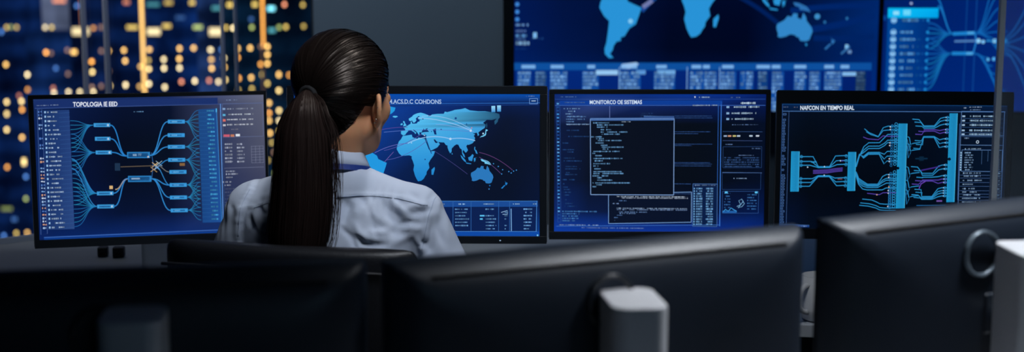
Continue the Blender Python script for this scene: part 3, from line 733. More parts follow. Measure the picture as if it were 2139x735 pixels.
    # side lists
    cv.frame(2016, 237, 2106, 440, 1.0, (86, 122, 176), sk=sk); cv.line([(2013, 262), (2015, 420)], 1.0, (60, 100, 160))
    for k, y in enumerate((247, 256, 265, 276, 284)):
        cv.rect(2018, y - 1.6, 2024, y + 1.6, (150, 180, 210)); cv.scribble(2034, y, 2098, 4.0, (150, 184, 214), rnd=rnd, gap=0.06, sk=sk); cv.line([(2018, y + 4.5), (2104, y + 6)], .7, (56, 90, 140))
    cv.frame(2016, 286, 2106, 306, 1.0, (84, 120, 170), sk=sk); cv.circ(2052, 300, 2.6, 1.2, (190, 210, 230)); cv.circ(2090, 300, 2.6, 1.2, (190, 210, 230)); cv.scribble(2020, 292, 2034, 3, (130, 160, 200), rnd=rnd)
    cv.frame(2020, 316, 2105, 360, 1.0, (84, 120, 170), sk=sk); cv.scribble(2026, 314, 2060, 2.6, (150, 180, 210), rnd=rnd)
    for k in range(8):
        y = 322 + k * 5; cv.scribble(2026, y, 2040 + rnd.uniform(0, 6), 3, (130, 166, 206), rnd=rnd); cv.rect(2017, y - 1.5, 2020, y + 1.5, (150, 190, 220))
        cv.scribble(2088, y, 2100, 2.4, (120, 150, 190), rnd=rnd)
    cv.line([(2062, 318), (2062, 346)], .8, (60, 90, 130)); cv.line([(2075, 318), (2075, 340)], .8, (60, 90, 130))
    for k, y in enumerate((364, 370, 379, 387, 396, 403, 409, 416, 424)):
        cv.scribble(2024, y, 2040 + rnd.uniform(0, 24), 3, (140, 172, 208), rnd=rnd); cv.scribble(2088, y + 1, 2102, 2.6, (150, 180, 210), rnd=rnd); cv.line([(2018, y + 4), (2106, y + 5)], .6, (70, 100, 150))
    cv.scribble(2032, 228.6, 2058, 2, (150, 170, 200), rnd=rnd); cv.scribble(2020, 230, 2026, 2.6, (150, 170, 200), rnd=rnd); cv.scribble(2032, 234, 2056, 2, (120, 150, 190), rnd=rnd); cv.scribble(1638, 224.5, 1648, 2, (110, 130, 170), rnd=rnd); cv.scribble(1660, 225, 1668, 2.4, (150, 140, 150), rnd=rnd)
    cv.layer()
    cv.text('NAFCON EN TIEMPO REAL', 1674, 222, 115, 9, (216, 230, 246), sk=0.008)
    return cv

# ---------------- the wall displays
def draw_wall_map(W, H, q):
    cv = Canvas(*q, W, H, step=0.0006)
    rnd = random.Random(21)
    x0, x1, y0, y1 = q[0][0], q[1][0], q[0][1], q[3][1]
    xs = [x0, 1180, 1400, 1560, 1700, x1]; ys = [y0, -60, 40, 100, 130, y1]
    g = [[(0,20,70)] * 6, [(0,22,76),(0,16,60),(0,10,44),(0,10,44),(0,20,70),(0,34,100)], [(0,24,84),(0,18,66),(0,6,34),(0,6,34),(0,22,70),(0,40,110)],
         [(0,26,90),(0,20,70),(0,6,32),(0,6,32),(0,24,74),(0,36,104)], [(0,30,96),(0,24,80),(0,10,44),(0,10,44),(0,24,76),(0,40,112)], [(0,34,120),(0,36,124),(0,30,110),(0,24,100),(0,28,104),(0,40,130)]]
    for j in range(5):
        for i in range(5):
            cv.poly([(xs[i], ys[j]), (xs[i + 1], ys[j]), (xs[i + 1], ys[j + 1]), (xs[i], ys[j + 1])], None, cols=[g[j][i], g[j][i + 1], g[j + 1][i + 1], g[j + 1][i]])
    # faint flight paths under the land
    cv.layer()
    for a, b, h, c, w in (((1340, 20), (1440, -40), -20, (20, 70, 150), 10), ((1520, -20), (1640, 60), -10, (0, 30, 90), 9), ((1690, 60), (1826, 30), 4, (0, 36, 104), 14), ((1700, 78), (1826, 74), 3, (0, 34, 98), 12), ((1650, 20), (1826, 10), -6, (0, 36, 104), 12)):
        m1 = (a[0] + (b[0] - a[0]) / 3, a[1] + (b[1] - a[1]) / 3 + h); m2 = (a[0] + 2 * (b[0] - a[0]) / 3, a[1] + 2 * (b[1] - a[1]) / 3 + h)
        cv.line(bez(a, m1, m2, b, 12), w, c)
    fx = lambda a: 1406 + 1.90 * a
    fy = lambda b: 0 - 2.2 * b
    def shade(k, a, b):
        return (40, 146, 214) if k not in ('australia', 'nzn', 'nzs', 'newguinea') else (50, 134, 200) if k == 'australia' else (44, 110, 176)
    draw_map(cv, fx, fy, shade, only=[k for k in LAND if k not in ('greenland',)])
    cv.disc(1317, 42, 5, (130, 200, 240)); cv.line([(1342, 12), (1362, -2)], 9, (110, 120, 170)); cv.rect(1766, 92, 1773, 101, (130, 190, 235)); cv.rect(1772, 104, 1780, 111, (100, 140, 190))
    cv.line([(1758, 112), (1776, 96)], 4, (50, 110, 170)); cv.disc(1722, 44, 3, (40, 110, 170)); cv.disc(1768, 36, 3, (40, 110, 170)); cv.disc(1706, 32, 6, (60, 140, 200))
    # legend on the left
    for y in (6, 22, 38): cv.disc(1081, y, 4.5, (60, 130, 210))
    for y, xe, h, c in ((50, 1104, 6, (110, 160, 220)), (63, 1099, 6, (100, 140, 210)), (73, 1101, 6, (90, 150, 210)), (80, 1098, 4, (90, 140, 210)), (89, 1106, 8, (140, 190, 235)), (101, 1100, 3, (20, 60, 130))):
        cv.scribble(1078, y, xe, h, c, rnd=rnd, gap=0.05)
    cv.rect(1114, 66, 1122, 78, (120, 180, 230)); cv.scribble(1106, 79, 1136, 3, (40, 90, 160), rnd=rnd)
    # table
    cv.rect(x0, 131, x1 - 11, 147, (12, 78, 156)); cv.rect(x0, 147, x1 - 11, y1, (2, 32, 110), cols=[(2,40,122),(2,32,110),(2,30,100),(2,36,112)])
    cv.layer()
    cols_ = ((1083, 1110, 1), (1120, 1143, .8), (1151, 1186, 1), (1219, 1252, 1), (1296, 1340, 1), (1369, 1412, 1), (1444, 1472, 1), (1474, 1500, 1), (1508, 1540, 1), (1550, 1560, 1), (1562, 1576, 1), (1587, 1606, .8), (1616, 1640, 1), (1663, 1687, 1), (1694, 1717, 1), (1726, 1762, 1), (1792, 1812, .6))
    for a, b, k in cols_:
        cv.rect(a - 2, 150, b, y1 - 4, tuple(v * k for v in (16, 76, 158)))
    cv.layer()
    for a, b, k in cols_:
        for r in range(12):
            cv.scribble(a, 153 + r * 8, b - rnd.uniform(0, 7), 5.6, tuple(v * k for v in (130, 184, 236)), rnd=rnd, gap=0.05)
    for a, b in ((1090, 1119), (1151, 1178), (1228, 1244), (1298, 1332), (1372, 1394), (1446, 1466), (1470, 1484), (1510, 1534), (1582, 1610), (1614, 1632), (1661, 1686), (1724, 1744), (1758, 1776)):
        cv.rect(a, 136, b, 143, (120, 176, 230))
    cv.poly([(1300, 134), (1330, 130), (1336, 134), (1316, 144), (1298, 143)], (150, 190, 235)); cv.rect(1246, 147, 1292, 157, (150, 200, 240)); cv.rect(1330, 147, 1350, 156, (90, 150, 214)); cv.rect(1374, 147, 1412, 156, (110, 170, 226)); cv.rect(1762, 151, 1791, 159, (130, 186, 234))
    for a in (1437, 1505, 1295): cv.line([(a, 140), (a, y1)], 1.6, (120, 170, 225))
    return cv

def draw_wall_links(W, H, q):
    cv = Canvas(*q, W, H, step=0.0006)
    rnd = random.Random(22)
    x0, x1, y0, y1 = q[0][0], q[1][0], q[0][1], q[3][1]
    cv.rect(x0, y0, x1, y1, None, cols=[(0, 26, 84), (0, 34, 110), (0, 44, 132), (0, 34, 110)])
    cv.layer()
    cv.rect(1853, 36, 1942, y1 - 8, (0, 56, 130), cols=[(0, 70, 150), (0, 46, 120), (0, 50, 130), (0, 66, 150)])
    cv.rect(x0, 30, 1850, 40, (6, 66, 150)); cv.rect(2016, -40, 2018, y1, (10, 66, 140)); cv.rect(2036, -20, 2038, y1, (14, 70, 146))
    cv.layer()
    B = (18, 108, 186)
    A1, A2 = (1990, 69), (1990, 111)
    for k in range(14):
        y = 46 + k * 11; e = A1 if k < 6 else A2
        cv.line(scurve((1938, y), e, 0.5, 14), 2.6, (16, 90 + (k * 9) % 26, 170))
        if k in (3, 4, 5): cv.line(scurve((1938, y), A2, 0.5, 14), 2.2, (14, 84, 160))
    cv.line(scurve((1950, -10), A1, 0.4, 14), 3, B); cv.line(scurve((1956, 10), A1, 0.4, 14), 3, (26, 120, 196))
    for (a, b) in ((A1, (2036, 67)), (A2, (2034, 111))): cv.line([a, b], 7, (28, 130, 206))
    for k in range(7):
        e = (2080 + 6 * k, -40 + 26 * k); cv.line(scurve((2036, 68), e, 0.5, 12), 2.4, (16, 98, 176))
        e = (2066 + 10 * k, 120 + 18 * k); cv.line(scurve((2034, 111), e, 0.5, 12), 2.4, (16, 98, 176))
    for k in range(6): cv.line(scurve((2080, 84 + 3 * k), (2200, -60 + 60 * k), 0.5, 12), 2.6, (18, 100, 176))
    cv.line([(1994, 85), (2038, 84)], 4, (80, 130, 190)); cv.line([(2036, 67), (2040, 85), (2034, 111)], 3, (30, 120, 200))
    for x, y, r, c in ((2044, 84, 5, (140, 205, 245)), (2054, 86, 4, (120, 190, 240)), (2078, 84, 4.5, (150, 220, 250)), (2066, 124, 3.4, (90, 180, 235)), (2078, 123, 4, (80, 170, 235)), (2100, 84, 4, (50, 150, 220))): cv.disc(x, y, r, c)
    cv.line([(2060, 84), (2104, 84)], 3, (40, 140, 210))
    for y in (67, 111):
        cv.rect(2020, y - 2.5, 2034, y + 2.5, (90, 180, 235))
    cv.layer()
    cv.rect(1853, 14, 1958, 35, (0, 178, 240), cols=[(10, 190, 245), (0, 172, 238), (0, 160, 230), (10, 186, 244)])
    cv.layer()
    cv.rect(1864, 21, 1876, 28, (150, 226, 250)); cv.rect(1885, 18, 1900, 29, (110, 216, 250)); cv.rect(1898, 2, 1903, 6, (170, 190, 230))
    for k in range(16):
        y = 50 + k * 15.4 if k else 40
        cv.circ(1866, y, 5.4, 2.2, (110, 180, 235), 12); cv.rect(1862, y - 2, 1870, y + 3, (150, 200, 240))
        cv.scribble(1880, y, 1890 + rnd.uniform(16, 26), 6, (96, 168, 230), rnd=rnd, gap=0.1)
        cv.disc(1937, y, 3, (30, 140, 215)); cv.scribble(1916, y, 1930, 4, (30, 110, 190), rnd=rnd, gap=.4)
    return cv
# ------------------------------------------------------------------ the room
def structure(name, mb, m, parent=None, **kw):
    o = mb.build(name, m, parent, **kw)
    if parent is None: o['kind'] = 'structure'
    return o

WY = 5.5          # inner face of the end wall
XL, XR, YB, ZC = -3.6, 3.4, -2.6, 3.0
wx0, wx1 = XL + 0.02, P(656, 100, WY).x     # window opening
structure('floor', MB().box(((XL + XR) / 2, (YB + WY) / 2, -0.05), (XR - XL, WY - YB, 0.1)), M['floor'])
structure('ceiling', MB().box(((XL + XR) / 2, (YB + WY) / 2, ZC + 0.05), (XR - XL, WY - YB, 0.1)), M['ceiling'])
wb = MB()
wb.box(((wx1 + XR) / 2, WY + 0.1, ZC / 2), (XR - wx1, 0.2, ZC))
wb.box(((wx0 + wx1) / 2, WY + 0.1, 0.06), (wx1 - wx0, 0.2, 0.12))
wb.box(((wx0 + wx1) / 2, WY + 0.1, ZC - 0.06), (wx1 - wx0, 0.2, 0.12))
structure('wall_back', wb, M['wall'])
structure('wall_left', MB().box((XL - 0.1, (YB + WY) / 2, ZC / 2), (0.2, WY - YB, ZC)), M['wall_dim'])
structure('wall_right', MB().box((XR + 0.1, (YB + WY) / 2, ZC / 2), (0.2, WY - YB, ZC)), M['wall_dim'])
structure('wall_front', MB().box(((XL + XR) / 2, YB - 0.1, ZC / 2), (XR - XL, 0.2, ZC)), M['wall_dim'])
# window: frame, slim posts and the pane
win = empty('window_1', ((wx0 + wx1) / 2, WY + 0.06, 0.12)); win['kind'] = 'structure'
wl = win.location
def wbox(x0, x1, z0, z1, y=0.0, d=0.06):
    return MB().box(((x0 + x1) / 2 - wl.x, y, (z0 + z1) / 2 - wl.z), (abs(x1 - x0), d, z1 - z0))
fr = MB()
for x0, x1, z0, z1 in ((wx1 - 0.012, wx1, 0.12, ZC - 0.12), (wx0, wx0 + 0.05, 0.12, ZC - 0.12), (wx0, wx1, 0.12, 0.17), (wx0, wx1, ZC - 0.17, ZC - 0.12)):
    fr.box(((x0 + x1) / 2 - wl.x, 0, (z0 + z1) / 2 - wl.z), (x1 - x0, 0.06, z1 - z0))
fr.build('window_frame', M['alu_dark'], win)
for px, w in ((167, 0.0045), (214, 0.0055), (459, 0.003), (487, 0.0025)):
    x = P(px, 100, WY).x
    wbox(x - w / 2, x + w / 2, 0.12, ZC - 0.12).build('window_post', M['alu'], win)
wbox(wx0, wx1, 0.12, ZC - 0.12, 0.035, 0.004).build('window_pane', M['pane'], win)

# ------------------------------------------------------------------ the city beyond the window
TOWERS = [   # x0, x1 (pixels), distance, top pixel row, colour, glow, label
 (-330, 62, 66, -120, (10, 32, 76), 1.0, 'dark navy office tower at the left edge of the window with scattered amber windows'),
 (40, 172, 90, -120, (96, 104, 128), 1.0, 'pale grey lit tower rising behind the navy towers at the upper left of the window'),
 (52, 152, 62, 70, (20, 48, 100), 0.9, 'low mid-blue office tower standing in front of the pale grey tower'),
 (146, 222, 61, -120, (12, 32, 74), 0.95, 'navy office tower with a big cream lit window, behind the two thin window posts'),
 (215, 296, 60, -120, (9, 30, 72), 1.0, 'narrow navy office tower just left of the bright amber light strip'),
 (290, 428, 58, -120, (16, 48, 108), 0.85, 'wide blue office tower with a bright amber light strip up its left corner'),
 (412, 470, 54, -120, (44, 72, 128), 0.85, 'slim lighter blue office tower with a wide cream lit window, beside the teal tower'),
 (464, 980, 50, -120, (7, 30, 50), 1.0, 'dark teal office tower nearest the grey wall with rows of amber windows'),
]
roots = []
for k, (x0, x1, Y, ytop, c, g, lab) in enumerate(TOWERS):
    a, b = P(x0, 60, Y), P(x1, 60, Y)
    top = P(x0, ytop, Y).z
    zb = -26.0
    root = empty('office_tower', ((a.x + b.x) / 2, Y, zb))
    tag(root, lab, 'building', 'office towers beyond the window')
    d = 1.8
    w = b.x - a.x
    s = MB().box((0, d / 2, (top - zb) / 2), (w, d, top - zb))
    # a plain parapet and a setback crown, out of sight above the photograph
    s.box((0, d / 2, top - zb + 0.05), (w * 0.8, d * 0.8, 0.1))
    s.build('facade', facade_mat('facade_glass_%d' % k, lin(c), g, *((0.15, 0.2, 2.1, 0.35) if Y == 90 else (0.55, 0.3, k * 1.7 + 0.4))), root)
    roots.append((root, x0, x1, Y))

pane_me = {}
def lamp_mesh(kind):
    if kind not in pane_me:
        me = bpy.data.meshes.new('lit_window')
        if kind == 'round':
            n = 12
            me.from_pydata([(0.5 * math.cos(2 * math.pi * i / n), 0, 0.5 * math.sin(2 * math.pi * i / n)) for i in range(n)], [], [tuple(range(n))])
        else:
            me.from_pydata([(-.5, 0, -.5), (.5, 0, -.5), (.5, 0, .5), (-.5, 0, .5)], [], [(0, 1, 2, 3)])
        me.materials.append(M['win_glow'])
        pane_me[kind] = me
    return pane_me[kind]

LC = dict(w=(255, 196, 108), p=(255, 226, 168), o=(240, 160, 72), y=(196, 164, 84), g=(140, 150, 84), t=(64, 124, 130), c=(130, 222, 238), r=(214, 130, 96), b=(60, 96, 150), d=(112, 84, 66), k=(255, 216, 138))
BLUR = 15.0
def lit(px, py, w, h, key, k=1.0):
    """a lit window: photo pixels of its blurred spot"""
    owner = None
    for (root, x0, x1, Y) in roots:
        if x0 - 1 <= px <= x1 + 1 and (owner is None or Y < owner[3]): owner = (root, x0, x1, Y)
    root, _, _, Y = owner
    if Y == 62 and py < 74:   # above the roof of the low tower
        root, _, _, Y = next(r for r in roots if r[3] == 90)
    Y -= 0.06
    sw, sh = max(7.0, w - BLUR * 0.75), max(7.0, h - BLUR * 0.75)
    p = P(px, py, Y); s = Y / FPX
    o = bpy.data.objects.new('lit_window', lamp_mesh('round' if max(w, h) < 21 else 'square'))
    o.location = p - root.location
    o.scale = (sw * s, 1, sh * s)
    gain = max(1.0, ((sw ** 2 + BLUR ** 2) * (sh ** 2 + BLUR ** 2)) ** 0.5 / (sw * sh)) * 0.9
    o['glow'] = [v * gain * k for v in lin(LC[key])] + [1.0]
    link(o, root)
Z = 0.3086
for (zx, zy, w, h, key, k) in [
    (45, 185, 14, 12, 'y', .7), (75, 183, 14, 12, 'g', .5), (112, 185, 14, 12, 'y', .6), (305, 185, 14, 14, 'p', .6), (350, 185, 14, 14, 'y', .8),
    (545, 212, 46, 26, 'p', 1.0), (632, 190, 14, 10, 'o', .5), (690, 185, 24, 10, 'd', 1), (895, 185, 34, 11, 'y', 1), (1040, 214, 38, 24, 'p', 1.05), (1128, 176, 28, 15, 'y', .9),
    (1338, 184, 30, 14, 'g', 1.2), (1460, 215, 38, 26, 'p', 1.1), (1530, 187, 11, 11, 'y', .8), (1578, 190, 15, 15, 'p', 1.0), (1705, 185, 14, 13, 'g', 1), (1890, 185, 20, 12, 'g', .8), (1935, 182, 13, 18, 'y', .9), (2055, 178, 14, 9, 'y', .6),
    (1035, 30, 38, 17, 't', .7), (1140, 18, 28, 12, 'y', .6), (1300, 18, 22, 14, 'y', .8), (1465, 55, 30, 18, 't', .8), (1555, 33, 22, 13, 'y', 1), (1725, 30, 22, 14, 'y', .9), (1835, 58, 26, 19, 'c', .95), (1840, 205, 26, 16, 't', 1.0), (1925, 30, 13, 13, 'r', 1), (2050, 33, 14, 11, 'y', .7),
    (400, 5, 38, 8, 'r', .9), (855, 15, 24, 13, 'r', .5), (520, 40, 20, 18, 'b', 1.0), (10, 215, 14, 20, 'b', 1.1), (1700, 130, 20, 10, 'b', .5), (1220, 120, 30, 14, 'b', .4),
    (312, 355, 17, 17, 'o', 1.2), (345, 360, 12, 12, 'd', .8), (500, 352, 22, 15, 'w', .9), (455, 340, 12, 12, 'd', 1), (733, 345, 16, 17, 'w', 1), (685, 345, 14, 12, 'd', 1), (838, 340, 16, 17, 'w', .9), (1010, 335, 20, 14, 'w', .9),
    (1215, 328, 18, 16, 'w', .9), (1310, 325, 19, 16, 'w', .9), (1425, 337, 20, 18, 'p', .9), (1500, 335, 14, 11, 'b', 1), (1608, 328, 14, 17, 'w', .9), (1693, 325, 14, 17, 'w', .95), (1810, 315, 15, 16, 'w', 1), (1765, 315, 12, 12, 'd', .8),
    (40, 437, 16, 16, 'w', .9), (620, 417, 19, 18, 'o', 1.2), (847, 412, 17, 18, 'w', 1), (1005, 408, 13, 12, 'y', .7), (1108, 402, 18, 16, 'p', .85), (1213, 398, 17, 18, 'w', 1), (1430, 403, 20, 16, 'w', .7), (1515, 393, 16, 17, 'p', .95), (1608, 390, 13, 17, 'o', 1.1), (1810, 370, 16, 17, 'w', 1),
    (378, 462, 11, 11, 'b', .9), (185, 505, 15, 17, 'p', 1), (625, 487, 17, 17, 'k', 1), (735, 480, 12, 14, 'd', 1), (460, 500, 12, 14, 'd', .9), (950, 450, 13, 15, 'w', .6), (1008, 467, 15, 17, 'k', 1), (1110, 462, 15, 17, 'p', 1), (1215, 460, 16, 18, 'p', .95), (1433, 463, 16, 17, 'w', 1), (1518, 455, 14, 17, 'w', 1), (1765, 435, 13, 14, 'o', 1), (1810, 430, 17, 18, 'w', 1), (1775, 505, 13, 20, 'y', .8), (1887, 505, 17, 20, 'w', .95), (1958, 508, 13, 15, 'o', .7),
    (1615, 530, 16, 17, 'o', 1.1), (1700, 525, 16, 18, 'w', .9), (1523, 540, 16, 18, 'k', 1), (1478, 553, 13, 16, 'p', .8), (1415, 545, 13, 14, 'r', .8), (1318, 548, 18, 18, 'p', 1), (1228, 553, 14, 15, 'r', 1), (1810, 565, 16, 16, 'y', 1), (1008, 567, 16, 17, 'p', 1), (850, 575, 16, 19, 'p', 1), (742, 580, 16, 17, 'k', 1), (685, 583, 13, 14, 'd', 1), (1115, 590, 14, 15, 'p', .9), (945, 585, 13, 14, 'w', .5), (1888, 613, 16, 16, 'k', .9), (1705, 600, 15, 14, 'y', .8), (1612, 608, 14, 10, 'y', .7),
    (187, 607, 14, 15, 'o', .6), (360, 597, 14, 14, 'r', .5), (463, 622, 15, 14, 'p', .8), (540, 622, 15, 14, 'p', .8), (622, 590, 15, 14, 'd', 1.3), (632, 622, 16, 12, 'p', .8), (365, 628, 14, 10, 'p', .8), (45, 690, 15, 15, 'k', .95), (145, 685, 16, 19, 'k', 1)]:
    lit(zx * Z, zy * Z, w, h, key, k)
for (px, py, w, h, key, k) in [
    (14, 238, 15, 20, 'k', .8), (14, 271, 14, 15, 'k', .95), (15, 349, 13, 14, 'o', .8), (46, 229, 16, 14, 'o', 1), (46, 287, 18, 18, 'w', .9), (50, 338, 17, 24, 'k', 1), (54, 369, 12, 14, 'b', 1.3), (54, 415, 12, 13, 'g', .9), (14, 436, 34, 13, 'g', .45), (8, 492, 15, 14, 'b', 1.2), (34, 487, 16, 14, 'y', .8), (57, 486, 14, 15, 'w', .6), (40, 200, 13, 12, 'r', .4), (30, 458, 22, 10, 'b', .5),
    (582, 189, 16, 15, 'k', .8), (562, 215, 14, 16, 'w', .9), (583, 231, 13, 16, 'k', .9), (562, 236, 15, 17, 'o', 1), (562, 252, 13, 15, 'w', .9), (583, 252, 14, 15, 'p', .8), (583, 273, 14, 15, 'y', .8), (564, 278, 12, 18, 'w', .9), (568, 298, 12, 14, 'y', .7), (572, 318, 12, 12, 'd', 1), (560, 335, 12, 14, 'y', .5), (574, 362, 14, 10, 'g', .8)]:
    lit(px, py, w, h, key, k)
# amber light strips up the corners of two towers
for (px, w, y0, y1, Y, key, k) in ((297, 14, -80, 196, 58, 'w', 1.35), (548, 11, -80, 98, 50, 'o', 1.3), (549, 6, 98, 200, 50, 'd', .3), (168, 6, -80, 60, 61, 'r', .35)):
    root = next(r[0] for r in roots if r[3] == Y)
    s = (Y - .1) / FPX
    a, b = P(px, y1, Y - .1), P(px, y0, Y - .1)
    o = bpy.data.objects.new('light_strip', lamp_mesh('square')); o.location = (a + b) / 2 - root.location
    sw = max(4.0, w - 8); o.scale = (sw * s, 1, (b - a).length)
    gain = math.hypot(sw, BLUR * .8) / sw
    o['glow'] = [v * gain * k * .75 for v in lin(LC[key])] + [1.0]
    link(o, root)

# ------------------------------------------------------------------ wall displays
DY = 5.40
def wall_display(x0, x1, tl, label):
    q0 = (x0, -300), (x1, -300), (x1, 236), (x0, 236)
    a, b = P(x0, 60, DY), P(x1, 60, DY)
    ztop, zbot = P(x0, -300, DY).z, P(x0, 236, DY).z
    W, H = b.x - a.x, ztop - zbot
    root = empty('wall_display', ((a.x + b.x) / 2, WY, (ztop + zbot) / 2))
    tag(root, label, 'display', 'wall displays')
    hs = MB(); hs.box((0, -(WY - DY) / 2 + 0.002, 0), (W, WY - DY - 0.008, H))
    hs.build('housing', M['black_plastic'], root)
    fr = MB(); t = 0.007
    fr.box((-W / 2 + tl / 2, DY - WY - 0.004, 0), (tl, 0.02, H)); fr.box((W / 2 - t / 2, DY - WY - 0.004, 0), (t, 0.02, H))
    fr.box(((tl - t) / 2, DY - WY - 0.004, H / 2 - t / 2), (W - tl - t, 0.02, t)); fr.box(((tl - t) / 2, DY - WY - 0.004, -H / 2 + t / 2), (W - tl - t, 0.02, t))
    fr.build('bezel', M['bezel'], root)
    return root, W - tl - t, H - 2 * t
r, W, H = wall_display(1051, 1838, .042, 'large wall display with a blue world map above a data table, left of the two')
q = ((1075, -300), (1834, -300), (1834, 236), (1075, 236))
draw_wall_map(W, H, q).build('screen', M['wall_screen'], r, DY - WY - 0.002).location.x = (.042 - .007) / 2
r, W, H = wall_display(1839, 2330, .007, 'large wall display with a cyan-headed list fanning into blue lines, beside the map display')
q = ((1843, -300), (2325, -300), (2325, 236), (1843, 236))
draw_wall_links(W, H, q).build('screen', M['wall_screen'], r, DY - WY - 0.002)

# ------------------------------------------------------------------ desks
DZ = 0.73
def desk(name, outline, label, legs, edge):
    root = empty(name, (sum(p[0] for p in outline) / len(outline), sum(p[1] for p in outline) / len(outline), 0))
    tag(root, label, 'desk')
    L = root.location
    mb = MB()
    pts = [Vector((x - L.x, y - L.y, 0)) for x, y in outline]
    mb.loft([[p + Vector((0, 0, DZ - 0.03)) for p in pts], [p + Vector((0, 0, DZ)) for p in pts]])
    mb.build('desk_top', M['desk'], root, bevel=0.003)
    for x, y, w, d in legs:
        MB().box((x - L.x, y - L.y, (DZ - 0.03) / 2), (w, d, DZ - 0.03)).build('leg', M['desk_leg'], root, bevel=0.002)
    if edge:
        e = MB(); ep = [Vector((x - L.x, y - L.y, 0)) for x, y in edge]
        for a, b in zip(ep[:-1], ep[1:]):
            d = (b - a).normalized(); n = Vector((-d.y, d.x, 0)) * 0.012
            e.loft([[a - n + Vector((0, 0, DZ - .03)), a + n + Vector((0, 0, DZ - .03)), a + n + Vector((0, 0, DZ + .014)), a - n + Vector((0, 0, DZ + .014))],
                    [b - n + Vector((0, 0, DZ - .03)), b + n + Vector((0, 0, DZ - .03)), b + n + Vector((0, 0, DZ + .014)), b - n + Vector((0, 0, DZ + .014))]])
        e.build('raised_edge', M['desk_edge'], root)
    return root
back = [(-1.72, 3.25), (-1.62, 3.56), (-1.46, 3.80), (-1.25, 3.98), (-0.9, 4.10), (0, 4.14), (1.3, 4.10), (1.75, 3.7)]
front = [(1.55, 3.0), (1.0, 2.93), (0.3, 3.02), (-0.35, 3.06), (-0.9, 3.0), (-1.4, 2.9)]
desk('workstation_desk', back[::-1] + [(-1.72, 3.25)][:0] + [(p[0], p[1]) for p in front[::-1]], 'long pale grey curved desk under the four lit monitors',
     [(-1.35, 3.45, .06, .5), (1.4, 3.5, .06, .5), (0.15, 4.0, 1.6, .04)], back[:6])
fd = [(-1.1, 1.78), (-0.5, 1.80), (0.05, 1.92), (0.55, 2.12), (1.05, 2.40), (1.35, 1.95), (1.0, 1.62), (0.4, 1.28), (-0.2, 1.08), (-1.1, 1.02)]
desk('control_desk', fd, 'grey desk hidden under the three dark monitors seen from behind',
     [(-0.95, 1.4, .05, .5), (1.05, 1.95, .05, .3)], None)

# ------------------------------------------------------------------ monitors
def stand_base(root, m, cy, w=0.20, d=0.17):
    r0 = [Vector((x, y + cy, 0.0005)) for x, y in rrect(w, d, 0.02)]; r1 = [p + Vector((0, 0, 0.010)) for p in r0]
    MB().loft([r0, r1]).build('stand_base', m, root, bevel=0.002)

def rear_monitor(tl, tr, dl, dr, H, label, draw, bez_t, bez_b, bez_l, bez_r, tilt=2.5, lit_edge=True):
    a, b = P(*tl, dl), P(*tr, dr)
    z = (a.z + b.z) / 2
    d = (b - a); W = math.hypot(d.x, d.y); yaw = math.atan2(d.y, d.x)
    c = (a + b) / 2
    nrm = Vector((-math.sin(yaw), math.cos(yaw), 0))       # away from the user
    root = empty('computer_monitor', (c.x, c.y, DZ + 0.0005), yaw)
    tag(root, label, 'monitor', 'lit monitors on the rear desk')
    zt = z - DZ
    R = Matrix.Rotation(math.radians(-tilt), 4, 'X')        # leans back a little
    def T(p):                                               # panel space: origin at the middle of the panel
        return R @ Vector(p) + Vector((0, 0.008, zt - H / 2))
    body = MB()
    f = [T((x, 0.004, y)) for x, y in rrect(W, H, 0.006)]
    m = [T((x, 0.016, y)) for x, y in rrect(W, H, 0.006)]
    k = [T((x, 0.040, y)) for x, y in rrect(W * 0.8, H * 0.78, 0.02)]
    body.loft([f, m, k]).build('back_cover', M['shell'], root, bevel=0.0012, seg=2, angle=50)
    fr = MB()
    for (x0, x1, z0, z1) in ((-W / 2, W / 2, H / 2 - bez_t, H / 2), (-W / 2, W / 2, -H / 2, -H / 2 + bez_b), (-W / 2, -W / 2 + bez_l, -H / 2 + bez_b, H / 2 - bez_t), (W / 2 - bez_r, W / 2, -H / 2 + bez_b, H / 2 - bez_t)):
        vs = [T((x, y, zz)) for x in (x0, x1) for y in (-0.003, 0.005) for zz in (z0, z1)]
        fr.add(vs, [(0, 1, 3, 2), (4, 6, 7, 5), (0, 4, 5, 1), (2, 3, 7, 6), (0, 2, 6, 4), (1, 5, 7, 3)])
    fr.build('bezel', M['bezel'], root, bevel=0.0008)
    for s in (-1, 1):
        tm = MB()
        vs = [T((s * (W / 2 + dx), y, zz)) for dx in (-0.0004, 0.0012) for y in (-0.002, 0.015) for zz in (-H / 2 + .004, H / 2 - .004)]
        tm.add(vs, [(0, 1, 3, 2), (4, 6, 7, 5), (0, 4, 5, 1), (2, 3, 7, 6), (0, 2, 6, 4), (1, 5, 7, 3)])
        tm.build('side_trim', M['bezel_edge'], root)
    sw, sh = W - bez_l - bez_r, H - bez_t - bez_b
    sc = draw(sw, sh).build('screen', M['screen'], root)
    sc.matrix_local = Matrix.Translation((0, 0.008, zt - H / 2)) @ R @ Matrix.Translation(((bez_l - bez_r) / 2, 0.0015, (bez_b - bez_t) / 2))
    led = MB(); led.add([T((W * 0.32 + 0.002 * math.cos(q), -0.0035, -H / 2 + bez_b * .45 + 0.0015 * math.sin(q))) for q in (i * math.pi / 4 for i in range(8))], [tuple(range(8))])
    led.build('power_light', M['led'], root)
    # column and base
    n0 = [Vector((x, y + 0.095, 0.008)) for x, y in rrect(0.068, 0.05, 0.018)]
    zz = zt - H * 0.35
    n1 = [Vector((p.x, p.y, zz)) for p in n0]
    MB().loft([n0, n1]).build('stand_column', M['rear_stand'], root, bevel=0.003)
    MB().box((0, 0.056, zt - H * 0.48), (0.09, 0.05, 0.08)).build('stand_hinge', M['rear_stand'], root, bevel=0.006)
    stand_base(root, M['rear_stand'], 0.06)
    return root
M['led'] = glow_mat('power_light_glow', lin((150, 180, 210)), 0.8)

